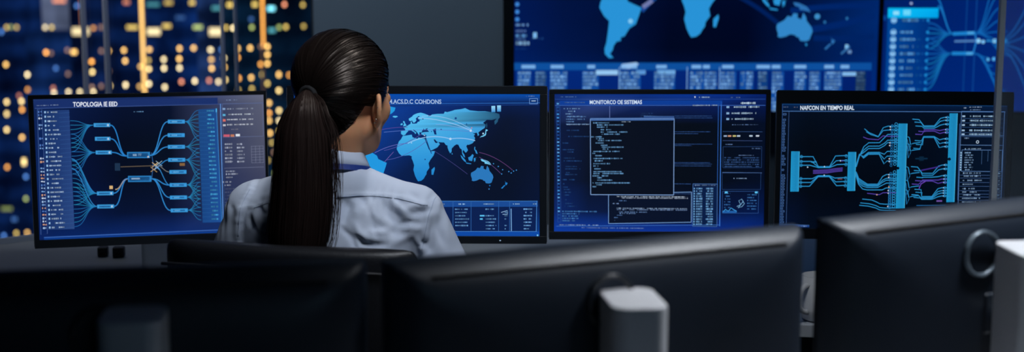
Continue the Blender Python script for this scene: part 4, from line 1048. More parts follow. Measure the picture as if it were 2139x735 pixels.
rear_monitor((57, 201), (556, 190.5), 3.30, 3.42, 0.359, 'lit monitor showing a node-and-cable network diagram, nearest the city window', draw_topology, .0095, .020, .011, .006)
rear_monitor((597, 178), (1143, 184), 3.17, 3.16, 0.353, 'lit monitor showing a world map, directly in front of the seated woman', draw_world, .018, .017, .015, .016)
rear_monitor((1148, 187), (1612, 190), 3.355, 3.35, 0.356, 'lit monitor showing code windows with a black terminal in the middle', draw_monitoring, .011, .019, .012, .010)
rear_monitor((1625, 190), (2121, 194), 3.34, 3.29, 0.350, 'lit monitor showing cyan circuit-like traffic lines, behind the glass partition edge', draw_traffic, .031, .024, .011, .012)

def front_monitor(xl, yl, xr, yr, dl, dr, W, label, anchor, colpx, ring_dx=0.0, H=0.345, ring_m='ring_dark'):
    a, b = P(xl, yl, dl), P(xr, yr, dr)
    d = (b - a); d.z = 0; d.normalize()
    z = (a.z + b.z) / 2
    c = a + d * W / 2 if anchor == 'l' else b - d * W / 2
    yaw = math.atan2(d.y, d.x)
    # local frame: x along the panel, -y towards the viewer (its back), +y the screen side
    root = empty('computer_monitor', (c.x, c.y, DZ + 0.0005), yaw)
    tag(root, label, 'monitor', 'dark monitors seen from behind')
    zt = z - DZ; zc = zt - H / 2
    def ring(w, h, y, r, dz=0.0):
        return [Vector((x, y, zc + zz + dz)) for x, zz in rrect(w, h, r, 4)]
    sh = MB()
    prof_ = [(-.011, .0), (-.019, .0022), (-.027, .0054), (-.035, .0100), (-.042, .0165), (-.0475, .0260), (-.052, .0390), (-.0555, .0560), (-.058, .0800), (-.0595, .1100), (-.060, .1400)]
    sh.loft([ring(W - .004, H - .004, 0.0, .006), ring(W, H, -.002, .007)] + [ring(W - 2.9 * q_, H - 2 * q_, y_, min(.007 + q_ * .3, .028)) for y_, q_ in prof_])
    sh.build('back_cover', M['shell'], root, bevel=0.0)
    me = root.children[-1].data if root.children else None
    o = [ch for ch in col.objects if ch.parent == root][-1]
    o.data.polygons.foreach_set('use_smooth', [True] * len(o.data.polygons))
    es = o.modifiers.new('edges', 'EDGE_SPLIT'); es.split_angle = math.radians(38)
    # front: bezel and screen, turned away from the photograph
    fr = MB(); t = 0.009
    for (x0, x1, z0, z1) in ((-W / 2, W / 2, H / 2 - t, H / 2), (-W / 2, W / 2, -H / 2, -H / 2 + 2 * t), (-W / 2, -W / 2 + t, -H / 2 + 2 * t, H / 2 - t), (W / 2 - t, W / 2, -H / 2 + 2 * t, H / 2 - t)):
        fr.box(((x0 + x1) / 2, 0.003, zc + (z0 + z1) / 2), (x1 - x0 - .002, 0.006, z1 - z0 - .002))
    fr.build('bezel', M['bezel'], root)
    MB().box((0, 0.001, zc + t / 2), (W - 2 * t, 0.002, H - 3 * t)).build('screen', M['off_screen'], root)
    # vent slot under the sloping top
    MB().box((0, -.0405, zt - .0150), (W - .085, 0.0045, 0.0034)).build('vent_slot', M['slot'], root)
    # round emblem
    rg = MB(); n = 40
    rgs = []
    zr = 1.121 - DZ
    for k in range(n):
        q = 2 * math.pi * k / n
        cc = Vector((math.cos(q), 0, math.sin(q)))
        ctr = Vector((ring_dx, -.0605, zr)) + cc * 0.0285
        rgs.append([ctr + cc * dx + Vector((0, dy, 0)) for dx, dy in ((-.0026, .004), (.0026, .004), (.002, -.0022), (-.002, -.0022))])
    rg.loft(rgs + [rgs[0]], cap=False).build('ring_emblem', M[ring_m], root, smooth=True)
    # column behind the panel with a hinge arm
    cx_, cy_, cY, cdep, cyaw = colpx
    top = P(cx_, cy_, cY)
    Ri = Matrix.Rotation(-yaw, 3, 'Z'); Rc = Matrix.Rotation(math.radians(cyaw) - yaw, 3, 'Z')
    ctr = Ri @ Vector((top.x - c.x, top.y - c.y, 0))
    n0 = [Rc @ Vector((x, y, 0)) + ctr + Vector((0, 0, 0.008)) for x, y in rrect(0.062, cdep, 0.017, 6)]
    n1 = [Vector((p.x, p.y, top.z - DZ)) for p in n0]
    MB().loft([n0, n1]).build('stand_column', M['silver'], root, bevel=0.0025, seg=3)
    MB().tube([(0, -.058, 1.035 - DZ), (ctr.x, ctr.y, 1.035 - DZ)], .019, 14).build('hinge_arm', M['hinge'], root)
    MB().box((0, -.058, 1.04 - DZ), (0.07, 0.010, 0.055)).build('mount_plate', M['shell'], root, bevel=0.004)
    stand_base(root, M['silver'], -0.10, 0.24, 0.2)
    return root
M['hinge'] = mat('hinge_paint', (0.06, 0.08, 0.10), 0.5)
M['off_screen'] = mat('unlit_screen', (0.006, 0.008, 0.012), 0.15)
front_monitor(0, 562, 764, 545, 1.462, 1.52, 0.545, 'dark monitor seen from behind at the left, in front of the chair', 'r', (278, 656, 1.372, .075, 6), 0.0)
front_monitor(797, 545, 1678, 466, 1.52, 1.745, 0.538, 'dark monitor seen from behind with a bright silver stand top, middle of the near row', 'l', (1322, 622, 1.535, .098, 7), -.02)
front_monitor(1711, 456, 2139, 412, 1.775, 1.945, 0.53, 'dark monitor seen from behind with a visible ring emblem, right end of the near row', 'l', (2156, 519, 1.755, .105, 3), -.042, ring_m='ring')

# ------------------------------------------------------------------ glass partition at the right
gx = P(2086, 100, 2.45)
pr = empty('glass_partition', (gx.x + 0.9, 2.45, 0)); tag(pr, 'clear glass partition whose polished edge crosses the rightmost lit monitor', 'glass partition')
MB().box((0.003, 0, 1.3), (1.79, 0.010, 2.6)).build('glass_pane', M['partition'], pr)
MB().box((-0.897, 0, 1.3), (0.009, 0.012, 2.6)).build('polished_edge', M['glass_edge'], pr)
MB().box((0, 0, 0.012), (1.8, 0.03, 0.024)).build('floor_channel', M['alu_dark'], pr)

# ------------------------------------------------------------------ small things on the rear desk
mg = P(1712, 640, 3.02)
mug = empty('coffee_mug', (mg.x, 3.02, DZ + 0.0005)); tag(mug, 'white mug on the pale desk, glimpsed in the gap between two dark monitors', 'mug')
prof = [(0.030, 0.0), (0.038, 0.004), (0.041, 0.03), (0.041, 0.098), (0.038, 0.098), (0.0375, 0.03), (0.030, 0.008)]
MB().loft([[Vector((r_ * math.cos(q), r_ * math.sin(q), z)) for q in (2 * math.pi * k / 32 for k in range(32))] for r_, z in prof]).build('cup', M['mug'], mug, smooth=True)
hp = [Vector((-0.040 - 0.030 * math.sin(q), 0, 0.052 + 0.030 * math.cos(q))) for q in (math.pi * k / 12 for k in range(13))]
hd = MB().tube(hp, 0.006, 10); hd.build('handle', M['mug'], mug, smooth=True).rotation_euler = (0, 0, math.radians(38))
MB().loft([[Vector((0.0375 * math.cos(q), 0.0375 * math.sin(q), z)) for q in (2 * math.pi * k / 28 for k in range(28))] for z in (0.07, 0.072)]).build('coffee', M['coffee'], mug)
for k, (px, py, Y, w, d, h, lab) in enumerate(((216, 540, 3.69, .026, .03, .024, 'small dark box on the pale desk, farther from the stand of the network-diagram monitor'),
                                             (249, 541, 3.68, .030, .03, .026, 'small dark box on the pale desk, right beside the stand of the network-diagram monitor'))):
    p = P(px, py, Y)
    root = empty('desk_box', (p.x, Y, DZ + .0005), 0.1); tag(root, lab, 'box', 'small dark boxes on the rear desk')
    r0 = [Vector((x, y, 0)) for x, y in rrect(w, d, .006)]
    MB().loft([r0, [Vector((v.x, v.y, h)) for v in r0]]).build('case', M['box_dark'], root, bevel=.003)
    MB().box((0, -d / 2, h * .35), (w * .5, .002, .006)).build('port', M['slot'], root)

# ------------------------------------------------------------------ office chair
ca, cb = P(326, 503, 2.44), P(866, 527, 2.33)
cd = (cb - ca); yawc = math.atan2(cd.y, cd.x); cw = math.hypot(cd.x, cd.y)
cc = (ca + cb) / 2
ztop = (ca.z + cb.z) / 2
back_off = Matrix.Rotation(yawc, 3, 'Z') @ Vector((0, 0.27, 0))
chair = empty('office_chair', (cc.x + back_off.x, cc.y + back_off.y, 0), yawc)
tag(chair, 'black leather office chair with the woman sitting in it, back towards us', 'chair')
br = []
nb = 14
def chair_back_ring(z, w, th, ybase):
    """one level of the curved, padded back"""
    pts = []
    for k in range(nb + 1):
        t = -1 + 2 * k / nb
        pts.append(Vector((t * w / 2, ybase - th / 2 * math.sqrt(max(0, 1 - abs(t) ** 6)) + 0.03 * t * t, z)))
    for k in range(nb + 1):
        t = 1 - 2 * k / nb
        pts.append(Vector((t * w / 2, ybase + th / 2 * math.sqrt(max(0, 1 - abs(t) ** 6)) + 0.03 * t * t, z)))
    return pts
zt = ztop
levels = [(zt, cw * .90, .012), (zt - .003, cw * .95, .030), (zt - .012, cw * .985, .044), (zt - .03, cw, .050), (zt - .10, cw * 1.0, .056), (zt - .25, cw * .98, .06), (zt - .40, cw * .92, .058), (zt - .455, cw * .86, .045), (zt - .465, cw * .8, .012)]
cb_ = MB(); cb_.loft([chair_back_ring(z, w, th, -0.27 + (zt - z) * 0.10) for z, w, th in levels])
bo = cb_.build('backrest', M['leather'], chair, smooth=True)
sb = bo.modifiers.new('soft', 'SUBSURF'); sb.levels = sb.render_levels = 1
pp = [Vector((t * cw * .49, -0.27 - .029 + .03 * t * t + .0075, zt - .036 - .006 * abs(t) ** 3)) for t in (-1 + 2 * k / 16 for k in range(17))]
MB().tube(pp, .0028, 8).build('piping', M['chair_plastic'], bo, smooth=True)
st = [Vector((x, y + 0.02, 0)) for x, y in rrect(0.48, 0.46, 0.08, 6)]
ss = MB(); ss.loft([[p * k + Vector((0, 0, z)) for p in st] for z, k in ((.395, .92), (.405, .98), (.435, 1.0), (.465, .98), (.475, .9))])
ss.build('seat', M['leather'], chair, smooth=True)
MB().tube([(0, -.10, .41), (0, -.26, .42), (0, -.285, .55), (0, -.275, .72)], [.022] * 4, 10).build('back_bar', M['chair_plastic'], chair, smooth=True)
for s in (-1, 1):
    MB().tube([(s * .22, .02, .42), (s * .285, .02, .43), (s * .295, .02, .52), (s * .295, .02, .645)], .014, 10).build('arm_post', M['chrome'], chair, smooth=True)
    MB().box((s * .295, .03, .66), (.06, .24, .03)).build('arm_pad', M['chair_plastic'], chair, bevel=.012)
MB().tube([(0, 0, .11), (0, 0, .41)], .025, 14).build('gas_column', M['chrome'], chair, smooth=True)
bs = MB()
for k in range(5):
    q = 2 * math.pi * k / 5 + .3
    bs.tube([(0.02 * math.cos(q), .02 * math.sin(q), .12), (.28 * math.cos(q), .28 * math.sin(q), .075)], [.028, .018], 8)
bs.build('star_base', M['chair_plastic'], chair, smooth=True)
for k in range(5):
    q = 2 * math.pi * k / 5 + .3
    x, y = .285 * math.cos(q), .285 * math.sin(q)
    MB().tube([(x - .02 * math.sin(q), y + .02 * math.cos(q), .031), (x + .02 * math.sin(q), y - .02 * math.cos(q), .031)], .030, 14).build('caster', M['chair_plastic'], chair, smooth=False)
kp = [Vector((cw * .455, -.27 - .012 + .03, zt - .02)), Vector((cw * .455, -.27 - .03 + .03, zt - .024))]
MB().tube(kp, .005, 10).build('chrome_button', M['chrome'], chair)

# ------------------------------------------------------------------ camera, lights, sky
cam = bpy.data.cameras.new('camera'); co = bpy.data.objects.new('camera', cam); link(co)
co.location = (0, 0, CAM_Z); co.rotation_euler = (math.radians(90) - PITCH, 0, 0)
cam.sensor_fit = 'HORIZONTAL'; cam.sensor_width = 36.0; cam.lens = FPX / 2139 * 36.0
cam.clip_start = 0.05; cam.clip_end = 500
cam.dof.use_dof = True; cam.dof.focus_distance = 2.95; cam.dof.aperture_fstop = cam.lens / 16.5; cam.dof.aperture_ratio = 1.12
scene.camera = co

def area(name, loc, tgt, sx, sy, power, rgb, spread=180):
    l = bpy.data.lights.new(name, 'AREA'); l.shape = 'RECTANGLE'; l.size = sx; l.size_y = sy; l.energy = power; l.color = rgb
    l.spread = math.radians(spread)
    o = bpy.data.objects.new(name, l); link(o); o.location = loc
    o.rotation_euler = (Vector(tgt) - Vector(loc)).to_track_quat('-Z', 'Y').to_euler()
    return o
def spot(name, loc, tgt, power, rgb, ang, blend=0.6, rad=0.15):
    l = bpy.data.lights.new(name, 'SPOT'); l.energy = power; l.color = rgb; l.spot_size = math.radians(ang); l.spot_blend = blend; l.shadow_soft_size = rad
    o = bpy.data.objects.new(name, l); link(o); o.location = loc
    o.rotation_euler = (Vector(tgt) - Vector(loc)).to_track_quat('-Z', 'Y').to_euler()
    return o
spot('ceiling_spot', (1.1, 1.9, 2.95), (0.55, 1.78, 1.12), 260, (0.90, 0.94, 1.0), 44, 0.7, 0.2)
spot('back_fill_spot', (0.25, 1.75, 2.95), (-0.20, 2.74, 1.05), 165, (0.86, 0.92, 1.0), 53, 0.7, 0.28)  # added unseen spot, coned to brighten the woman's back
spot('hair_spot', (0.15, 3.05, 2.95), (-0.32, 2.70, 1.30), 42, (0.95, 0.93, 0.90), 19, 0.5, 0.10)  # added spot without a fitting, makes the highlight band on the hair
area('fill_light_behind', (1.3, -1.8, 1.9), (-0.2, 2.8, 1.0), 1.2, 0.9, 1.5, (0.42, 0.70, 1.0), 120)  # added unseen panel for the screen reflection and a dim blue fill
area('wall_wash_light', (-0.5, 4.2, 2.9), (-0.45, 5.5, 1.6), 1.0, 0.25, 3.6, (0.72, 0.88, 1.0), 140)
area('post_fill_light', (-1.6, 5.0, 2.93), (-1.6, 5.5, 1.6), 0.8, 0.1, 5.0, (0.85, 0.88, 1.0), 140)  # unseen lamp added to lift the brightness of the window posts

w = bpy.data.worlds.new('night_sky'); scene.world = w; w.use_nodes = True
nt = w.node_tree; bg = nt.nodes['Background']
tc = nt.nodes.new('ShaderNodeTexCoord'); sp_ = nt.nodes.new('ShaderNodeSeparateXYZ'); rp = nt.nodes.new('ShaderNodeValToRGB')
nt.links.new(tc.outputs['Generated'], sp_.inputs[0]); nt.links.new(sp_.outputs['Z'], rp.inputs[0]); nt.links.new(rp.outputs[0], bg.inputs['Color'])
rp.color_ramp.elements[0].position = 0.0; rp.color_ramp.elements[0].color = (*lin((12, 34, 74)), 1)
rp.color_ramp.elements[1].position = 0.6; rp.color_ramp.elements[1].color = (*lin((6, 14, 40)), 1)
bg.inputs['Strength'].default_value = 1.0
# ------------------------------------------------------------------ the seated woman
def surface_nets(f, lo, hi, h):
    """smooth closed surface of the solid f < 0"""
    xs, ys, zs = (np.arange(lo[i], hi[i] + h, h, dtype=np.float32) for i in range(3))
    X, Y, Z = np.meshgrid(xs, ys, zs, indexing='ij')
    V = f(X, Y, Z).astype(np.float32)
    del X, Y, Z
    s = V < 0
    n = np.array(V.shape)
    acc = np.zeros((*(n - 1), 3), np.float32); cnt = np.zeros(tuple(n - 1), np.float32)
    corners = [(i, j, k) for i in (0, 1) for j in (0, 1) for k in (0, 1)]
    sl = lambda c: tuple(slice(c[i], n[i] - 1 + c[i]) for i in range(3))
    for ax in range(3):
        for c in corners:
            if c[ax]: continue
            d = list(c); d[ax] = 1
            a, b = V[sl(c)], V[sl(d)]
            m = (a < 0) != (b < 0)
            t = np.where(m, a / np.where(m, a - b, 1), 0)
            for q in range(3):
                acc[..., q] += np.where(m, (t if q == ax else c[q]), 0)
            cnt += m
    act = cnt > 0
    idx = -np.ones(act.shape, np.int64); idx[act] = np.arange(act.sum())
    g = np.stack(np.nonzero(act), 1).astype(np.float32)
    pts = (g + acc[act] / cnt[act][:, None]) * h + np.array(lo, np.float32)
    quads = []
    for ax in range(3):
        u, v = (ax + 1) % 3, (ax + 2) % 3
        c0 = [slice(1, n[i] - 1) for i in range(3)]; c0[ax] = slice(0, n[ax] - 1)
        c1 = list(c0); c1[ax] = slice(1, n[ax])
        a, b = s[tuple(c0)], s[tuple(c1)]
        m = a != b
        loc = np.stack(np.nonzero(m), 1)
        off = np.array([0 if i == ax else 1 for i in range(3)])
        base = loc + off
        def cell(du, dv):
            p = base.copy(); p[:, u] -= du; p[:, v] -= dv
            return idx[p[:, 0], p[:, 1], p[:, 2]]
        q = np.stack([cell(1, 1), cell(0, 1), cell(0, 0), cell(1, 0)], 1)
        flip = ~a[m]
        q[flip] = q[flip][:, ::-1]
        quads.append(q)
    q = np.concatenate(quads)
    q = q[(q >= 0).all(1)]
    return pts.astype(np.float64), q

def mesh_from(name, pts, quads, m, parent, smooth_it=0):
    me = bpy.data.meshes.new(name)
    me.from_pydata([tuple(p) for p in pts], [], [tuple(int(i) for i in f) for f in quads])
    me.polygons.foreach_set('use_smooth', [True] * len(me.polygons))
    for mm in (m if isinstance(m, (list, tuple)) else [m]): me.materials.append(mm)
    me.update()
    o = bpy.data.objects.new(name, me); link(o, parent)
    if smooth_it:
        sm = o.modifiers.new('smooth', 'SMOOTH'); sm.factor = 0.5; sm.iterations = smooth_it
    return o

def smin(a, b, k):
    hh = np.clip(0.5 + 0.5 * (b - a) / k, 0, 1)
    return b * (1 - hh) + a * hh - k * hh * (1 - hh)
def smax(a, b, k): return -smin(-a, -b, k)
def ell(X, Y, Z, c, r):
    x, y, z = (X - c[0]) / r[0], (Y - c[1]) / r[1], (Z - c[2]) / r[2]
    k0 = np.sqrt(x * x + y * y + z * z)
    k1 = np.sqrt((x / r[0]) ** 2 + (y / r[1]) ** 2 + (z / r[2]) ** 2) + 1e-9
    return k0 * (k0 - 1) / k1
def cone(X, Y, Z, a, b, ra, rb):
    """round cone"""
    a = np.array(a, float); b = np.array(b, float); d = b - a; L = float(d @ d)
    t = np.clip(((X - a[0]) * d[0] + (Y - a[1]) * d[1] + (Z - a[2]) * d[2]) / L, 0, 1)
    return np.sqrt((X - a[0] - t * d[0]) ** 2 + (Y - a[1] - t * d[1]) ** 2 + (Z - a[2] - t * d[2]) ** 2) - (ra + (rb - ra) * t)

# frames: torso turned a little to the right, the head more
TYAW = math.radians(-9)
TB = Vector((P(699, 400, 2.72).x, 2.72, 0))              # foot of the spine axis
HC = P(721, 204, 2.72)                                    # middle of the head
HYAW = math.radians(-31)
HS = 1.03
person = empty('person', (TB.x, TB.y, 0), TYAW)
tag(person, 'woman seen from behind with a long dark ponytail, pale blue shirt and navy lanyard, seated', 'person')
TI = Matrix.Translation(TB) @ Matrix.Rotation(TYAW, 4, 'Z')
TIi = TI.inverted()
HM = Matrix.Translation(HC) @ Matrix.Rotation(HYAW, 4, 'Z') @ Matrix.Rotation(math.radians(-3), 4, 'X')
HL = TIi @ HM                                             # head space -> person space
HLi = np.array(HL.inverted())
# neck base in head space
nb_person = Vector((0.0, -0.005, 1.115))
nbh = HL.inverted() @ nb_person

def head_sdf(X, Y, Z, ears=True):
    x, y, z = X / HS, Y / HS, Z / HS
    ax = np.abs(x)
    d = ell(x, y, z, (0, -.014, .034), (.074, .093, .081))
    d = smin(d, ell(x, y, z, (0, .026, -.022), (.0545, .063, .078)), .03)
    d = smin(d, ell(x, y, z, (0, .046, -.076), (.029, .034, .028)), .026)          # chin
    d = smin(d, cone(ax, y, z, (.050, .008, -.056), (.016, .053, -.086), .015, .012), .026)   # jaw line
    d = smin(d, ell(ax, y, z, (.035, .060, -.024), (.018, .020, .02)), .02)       # cheek bone
    d = smin(d, cone(ax, y, z, (.012, .088, .018), (.036, .074, .016), .009, .006), .014)     # brow
    d = smax(d, -ell(ax, y, z, (.031, .096, -.002), (.017, .014, .012)), .010)    # eye socket
    d = smin(d, ell(ax, y, z, (.031, .079, -.002), (.0125, .0125, .0125)), .003)  # lids
    d = smin(d, cone(x, y, z, (0, .090, .006), (0, .110, -.030), .006, .010), .010)
    d = smin(d, ell(ax, y, z, (.010, .098, -.034), (.008, .009, .006)), .006)
    d = smin(d, cone(ax, y, z, (0, .0900, -.054), (.020, .080, -.055), .006, .003), .006)
    d = smin(d, cone(ax, y, z, (0, .0880, -.063), (.018, .078, -.062), .007, .003), .006)
    d = smax(d, -cone(ax, y, z, (0, .0975, -.0585), (.022, .085, -.0585), .0022, .0015), .003)
    # neck
    n0 = np.array((0, -.022, -.055)); n1 = np.array(nbh) / HS
    d = smin(d, cone(x, y, z, n0, n1 * .9 + n0 * .1, .052, .051), .022)
    if ears:
        # the ear: a tilted cupped plate with a rolled rim and a lobe
        for s in (1, -1):
            ex, ey, ez = (s * x - .0738) / .90, (y + .002) / .90, (z + .0195) / .85
            a = math.radians(44)              # flare away from the head
            u = -ey * math.cos(a) + ex * math.sin(a)      # along the plate, backwards
            w = ex * math.cos(a) + ey * math.sin(a)       # plate normal
            t = math.radians(3)
            uu = u * math.cos(t) - ez * math.sin(t); zz = u * math.sin(t) + ez * math.cos(t)
            plate = ell(uu, w, zz, (.010, 0, .002), (.0185, .0052, .0315))
            rim = np.sqrt((np.sqrt(((uu - .010) / 0.60) ** 2 + (zz - .003) ** 2) - .0285) ** 2 * .55 + (w - .002) ** 2) - .0043
            rim = np.where((uu < -.004) & (zz < .012), 1.0, rim)
            e = smin(plate, rim, .004)
            e = smax(e, -ell(uu, w, zz, (.008, .006, -.001), (.0105, .006, .017)), .003)
            e = smin(e, ell(uu, w, zz, (.003, 0, -.029), (.0085, .0052, .0095)), .005)      # lobe
            e = smin(e, ell(uu, w, zz, (-.003, .001, -.004), (.004, .004, .006)), .003)     # tragus
            e = smin(e, ell(uu, w, zz, (-.004, -.004, .0), (.010, .006, .020)), .006)       # root
            d = smin(d, e, .004)
    return d * HS

hp_, hq_ = surface_nets(head_sdf, (-.12, -.135, -.19), (.12, .145, .14), .0024)
hw = np.c_[hp_, np.ones(len(hp_))] @ np.array(HL).T
# trunk, arms, hands and legs under the clothes (person space)
def arm_points(s):
    sh = (s * .155, -.005, 1.015); el = (s * .262, .045, .765); wr = (s * .13, .285, .775)
    return sh, el, wr
def body_sdf(X, Y, Z):
    d = ell(X, Y, Z, (0, .005, .90), (.145, .092, .22))
    d = smin(d, ell(X, Y, Z, (0, .02, .72), (.125, .09, .18)), .06)
    d = smin(d, ell(X, Y, Z, (0, .01, .60), (.165, .115, .12)), .06)
    d = smin(d, cone(X, Y, Z, (0, -.005, 1.03), (0, -.003, 1.13), .050, .048), .02)
    for s in (-1, 1):
        sh, el, wr = arm_points(s)
        d = smin(d, cone(X, Y, Z, (s * .02, -.006, 1.045), (s * .14, -.005, 1.015), .034, .036), .02)
        d = smin(d, cone(X, Y, Z, sh, el, .050, .038), .02)
        d = smin(d, cone(X, Y, Z, el, wr, .037, .025), .015)
        d = smin(d, cone(X, Y, Z, (s * .085, .02, .575), (s * .10, .42, .585), .080, .058), .03)
        d = smin(d, cone(X, Y, Z, (s * .10, .42, .585), (s * .10, .36, .09), .055, .035), .02)
    return d
bp_, bq_ = surface_nets(body_sdf, (-.36, -.16, .04), (.36, .52, 1.17), .010)
# hands resting on the desk edge: palm, four unequal bent fingers and a thumb
parts_p, parts_q, nv = [hw[:, :3], bp_], [hq_, bq_ + len(hw)], len(hw) + len(bp_)
for s in (-1, 1):
    sh, el, wr = arm_points(s)
    W0 = np.array(wr); F = np.array((-s * .30, .95, -.05)); F /= np.linalg.norm(F)
    S = np.array((-F[1], F[0], 0.0)) * s; S /= np.linalg.norm(S)       # towards the little finger
    S = S if s * S[0] > 0 else -S
    Uv = np.array((0, 0, 1.0))
    pt = lambda a, b, c: W0 + F * a + S * b + Uv * c
    def hand_sdf(X, Y, Z):
        d = cone(X, Y, Z, pt(-.03, 0, 0), pt(.02, 0, 0), .025, .022)
        for b, e in ((-.024, .085), (-.008, .088), (.008, .086), (.023, .078)):
            d = smin(d, cone(X, Y, Z, pt(.015, b * .7, 0), pt(e, b, -.003), .0145, .0105), .012)
        for b, L, r in ((-.027, .068, .0082), (-.009, .076, .0085), (.0095, .071, .0082), (.026, .056, .0072)):
            p0 = pt(.083, b * .95, -.002); p1 = pt(.083 + L * .45, b * 1.1, .004); p2 = pt(.083 + L * .76, b * 1.15, -.010); p3 = pt(.083 + L * .95, b * 1.15, -.024)
            f_ = smin(smin(cone(X, Y, Z, p0, p1, r * 1.08, r), cone(X, Y, Z, p1, p2, r, r * .92), .002), cone(X, Y, Z, p2, p3, r * .92, r * .8), .002)
            d = smin(d, f_, .003)
        t0, t1, t2 = pt(.018, -.024, -.004), pt(.052, -.047, -.012), pt(.082, -.050, -.022)
        d = smin(d, smin(cone(X, Y, Z, t0, t1, .0125, .0105), cone(X, Y, Z, t1, t2, .0105, .0085), .003), .006)
        return d
    lo = np.minimum(W0, pt(.17, 0, 0)) - .075; hi = np.maximum(W0, pt(.17, 0, 0)) + .075
    p_, q_ = surface_nets(hand_sdf, lo, hi, .004)
    parts_p.append(p_); parts_q.append(q_ + nv); nv += len(p_)
body = mesh_from('body', np.concatenate(parts_p), np.concatenate(parts_q), M['skin'], person, 2)

# face details
for s in (-1, 1):
    c = HL @ Vector((s * .031 * HS, .0815 * HS, -.002 * HS))
    e = MB(); rings = []
    for i in range(1, 8):
        t = math.pi * i / 8
        rings.append([Vector((.0113 * math.sin(t) * math.cos(q), .0113 * math.cos(t), .0113 * math.sin(t) * math.sin(q))) for q in (2 * math.pi * k / 16 for k in range(16))])
    eo = e.loft(rings).build('eye', M['eye'], person, smooth=True); eo.matrix_local = Matrix.Translation(c) @ HL.to_3x3().normalized().to_4x4()
    ir = MB(); ir.loft([[Vector((.0052 * k * math.cos(q), .0104 + (1 - k) * .0012, .0052 * k * math.sin(q))) for q in (2 * math.pi * j / 16 for j in range(16))] for k in (1.0, .5, .1)])
    ir.build('iris', M['iris'], eo, smooth=True)
    bw = [HL @ Vector((s * x * HS, y * HS, z * HS)) for x, y, z in ((.014, .0985, .020), (.024, .0950, .0245), (.031, .0905, .0255), (.038, .0845, .021))]
    MB().tube(bw, [.0012, .002, .0018, .0008], 6).build('eyebrow', M['hair_core'], person, smooth=True)
lp = [HL @ Vector((x * HS, (.0945 - 14 * x * x) * HS, -.0535 * HS)) for x in np.linspace(-.019, .019, 9)]
MB().tube(lp, [.0012, .0024, .0032, .0034, .003, .0034, .0032, .0024, .0012], 8).build('upper_lip', M['lips'], person, smooth=True)
lp = [HL @ Vector((x * HS, (.0930 - 14 * x * x) * HS, -.0632 * HS)) for x in np.linspace(-.017, .017, 9)]
MB().tube(lp, [.0012, .0028, .0038, .0042, .0042, .0042, .0038, .0028, .0012], 8).build('lower_lip', M['lips'], person, smooth=True)
# earrings on the right ear: studs up the rim and two on the lobe
bvh_b = BVHTree.FromPolygons([Vector(p) for p in hw[:, :3]], [tuple(int(i) for i in f) for f in hq_])
for (px, py, r) in ((784.5, 256.0, .0021), (786.5, 249.5, .0016), (787.5, 234, .0010), (788.5, 225, .0010)):
    o_ = TIi @ Vector((0, 0, CAM_Z)); d_ = ((TIi @ P(px, py, 2.7)) - o_).normalized()
    c, nn, _, _ = bvh_b.ray_cast(o_, d_)
    c = c + nn * r * .5
    e = MB(); rings = [[Vector((r * math.sin(t) * math.cos(q), r * math.sin(t) * math.sin(q), r * math.cos(t))) for q in (2 * math.pi * k / 10 for k in range(10))] for t in (math.pi * i / 8 for i in range(1, 8))]
    eo = e.loft(rings).build('earring', M['earring'], person, smooth=True); eo.location = c

# ---------------- shirt
def shirt_sdf(X, Y, Z):
    d = ell(X, Y, Z, (0, .002, .89), (.163, .107, .225))
    d = smin(d, ell(X, Y, Z, (0, .02, .70), (.142, .108, .19)), .07)
    for s in (-1, 1):
        # shoulder blade and the slope from the neck to the shoulder point
        d = smin(d, ell(X, Y, Z, (s * .082, -.052, .955), (.068, .040, .095)), .04)
        d = smin(d, cone(X, Y, Z, (s * .025, -.012, 1.070), (s * .158, -.006, 1.031), .044, .044), .026)
        sh, el, wr = arm_points(s)
        d = smin(d, cone(X, Y, Z, (s * .160, -.004, 1.010), (s * .272, .04, .765), .056, .052), .022)
        d = smin(d, cone(X, Y, Z, (s * .272, .04, .765), (s * .142, .262, .778), .052, .038), .02)
    d = smin(d, cone(X, Y, Z, (0, -.009, 1.05), (0, -.008, 1.128), .068, .057), .016)
    d = smin(d, ell(X, Y, Z, (0, -.043, 1.078), (.076, .036, .050)), .02)
    # neck opening and hem
    d = smax(d, Z - 1.125, .006)
    d = smax(d, .60 - Z, .01)
    return d
sp_, sq_ = surface_nets(shirt_sdf, (-.40, -.20, .58), (.40, .36, 1.15), .0042)
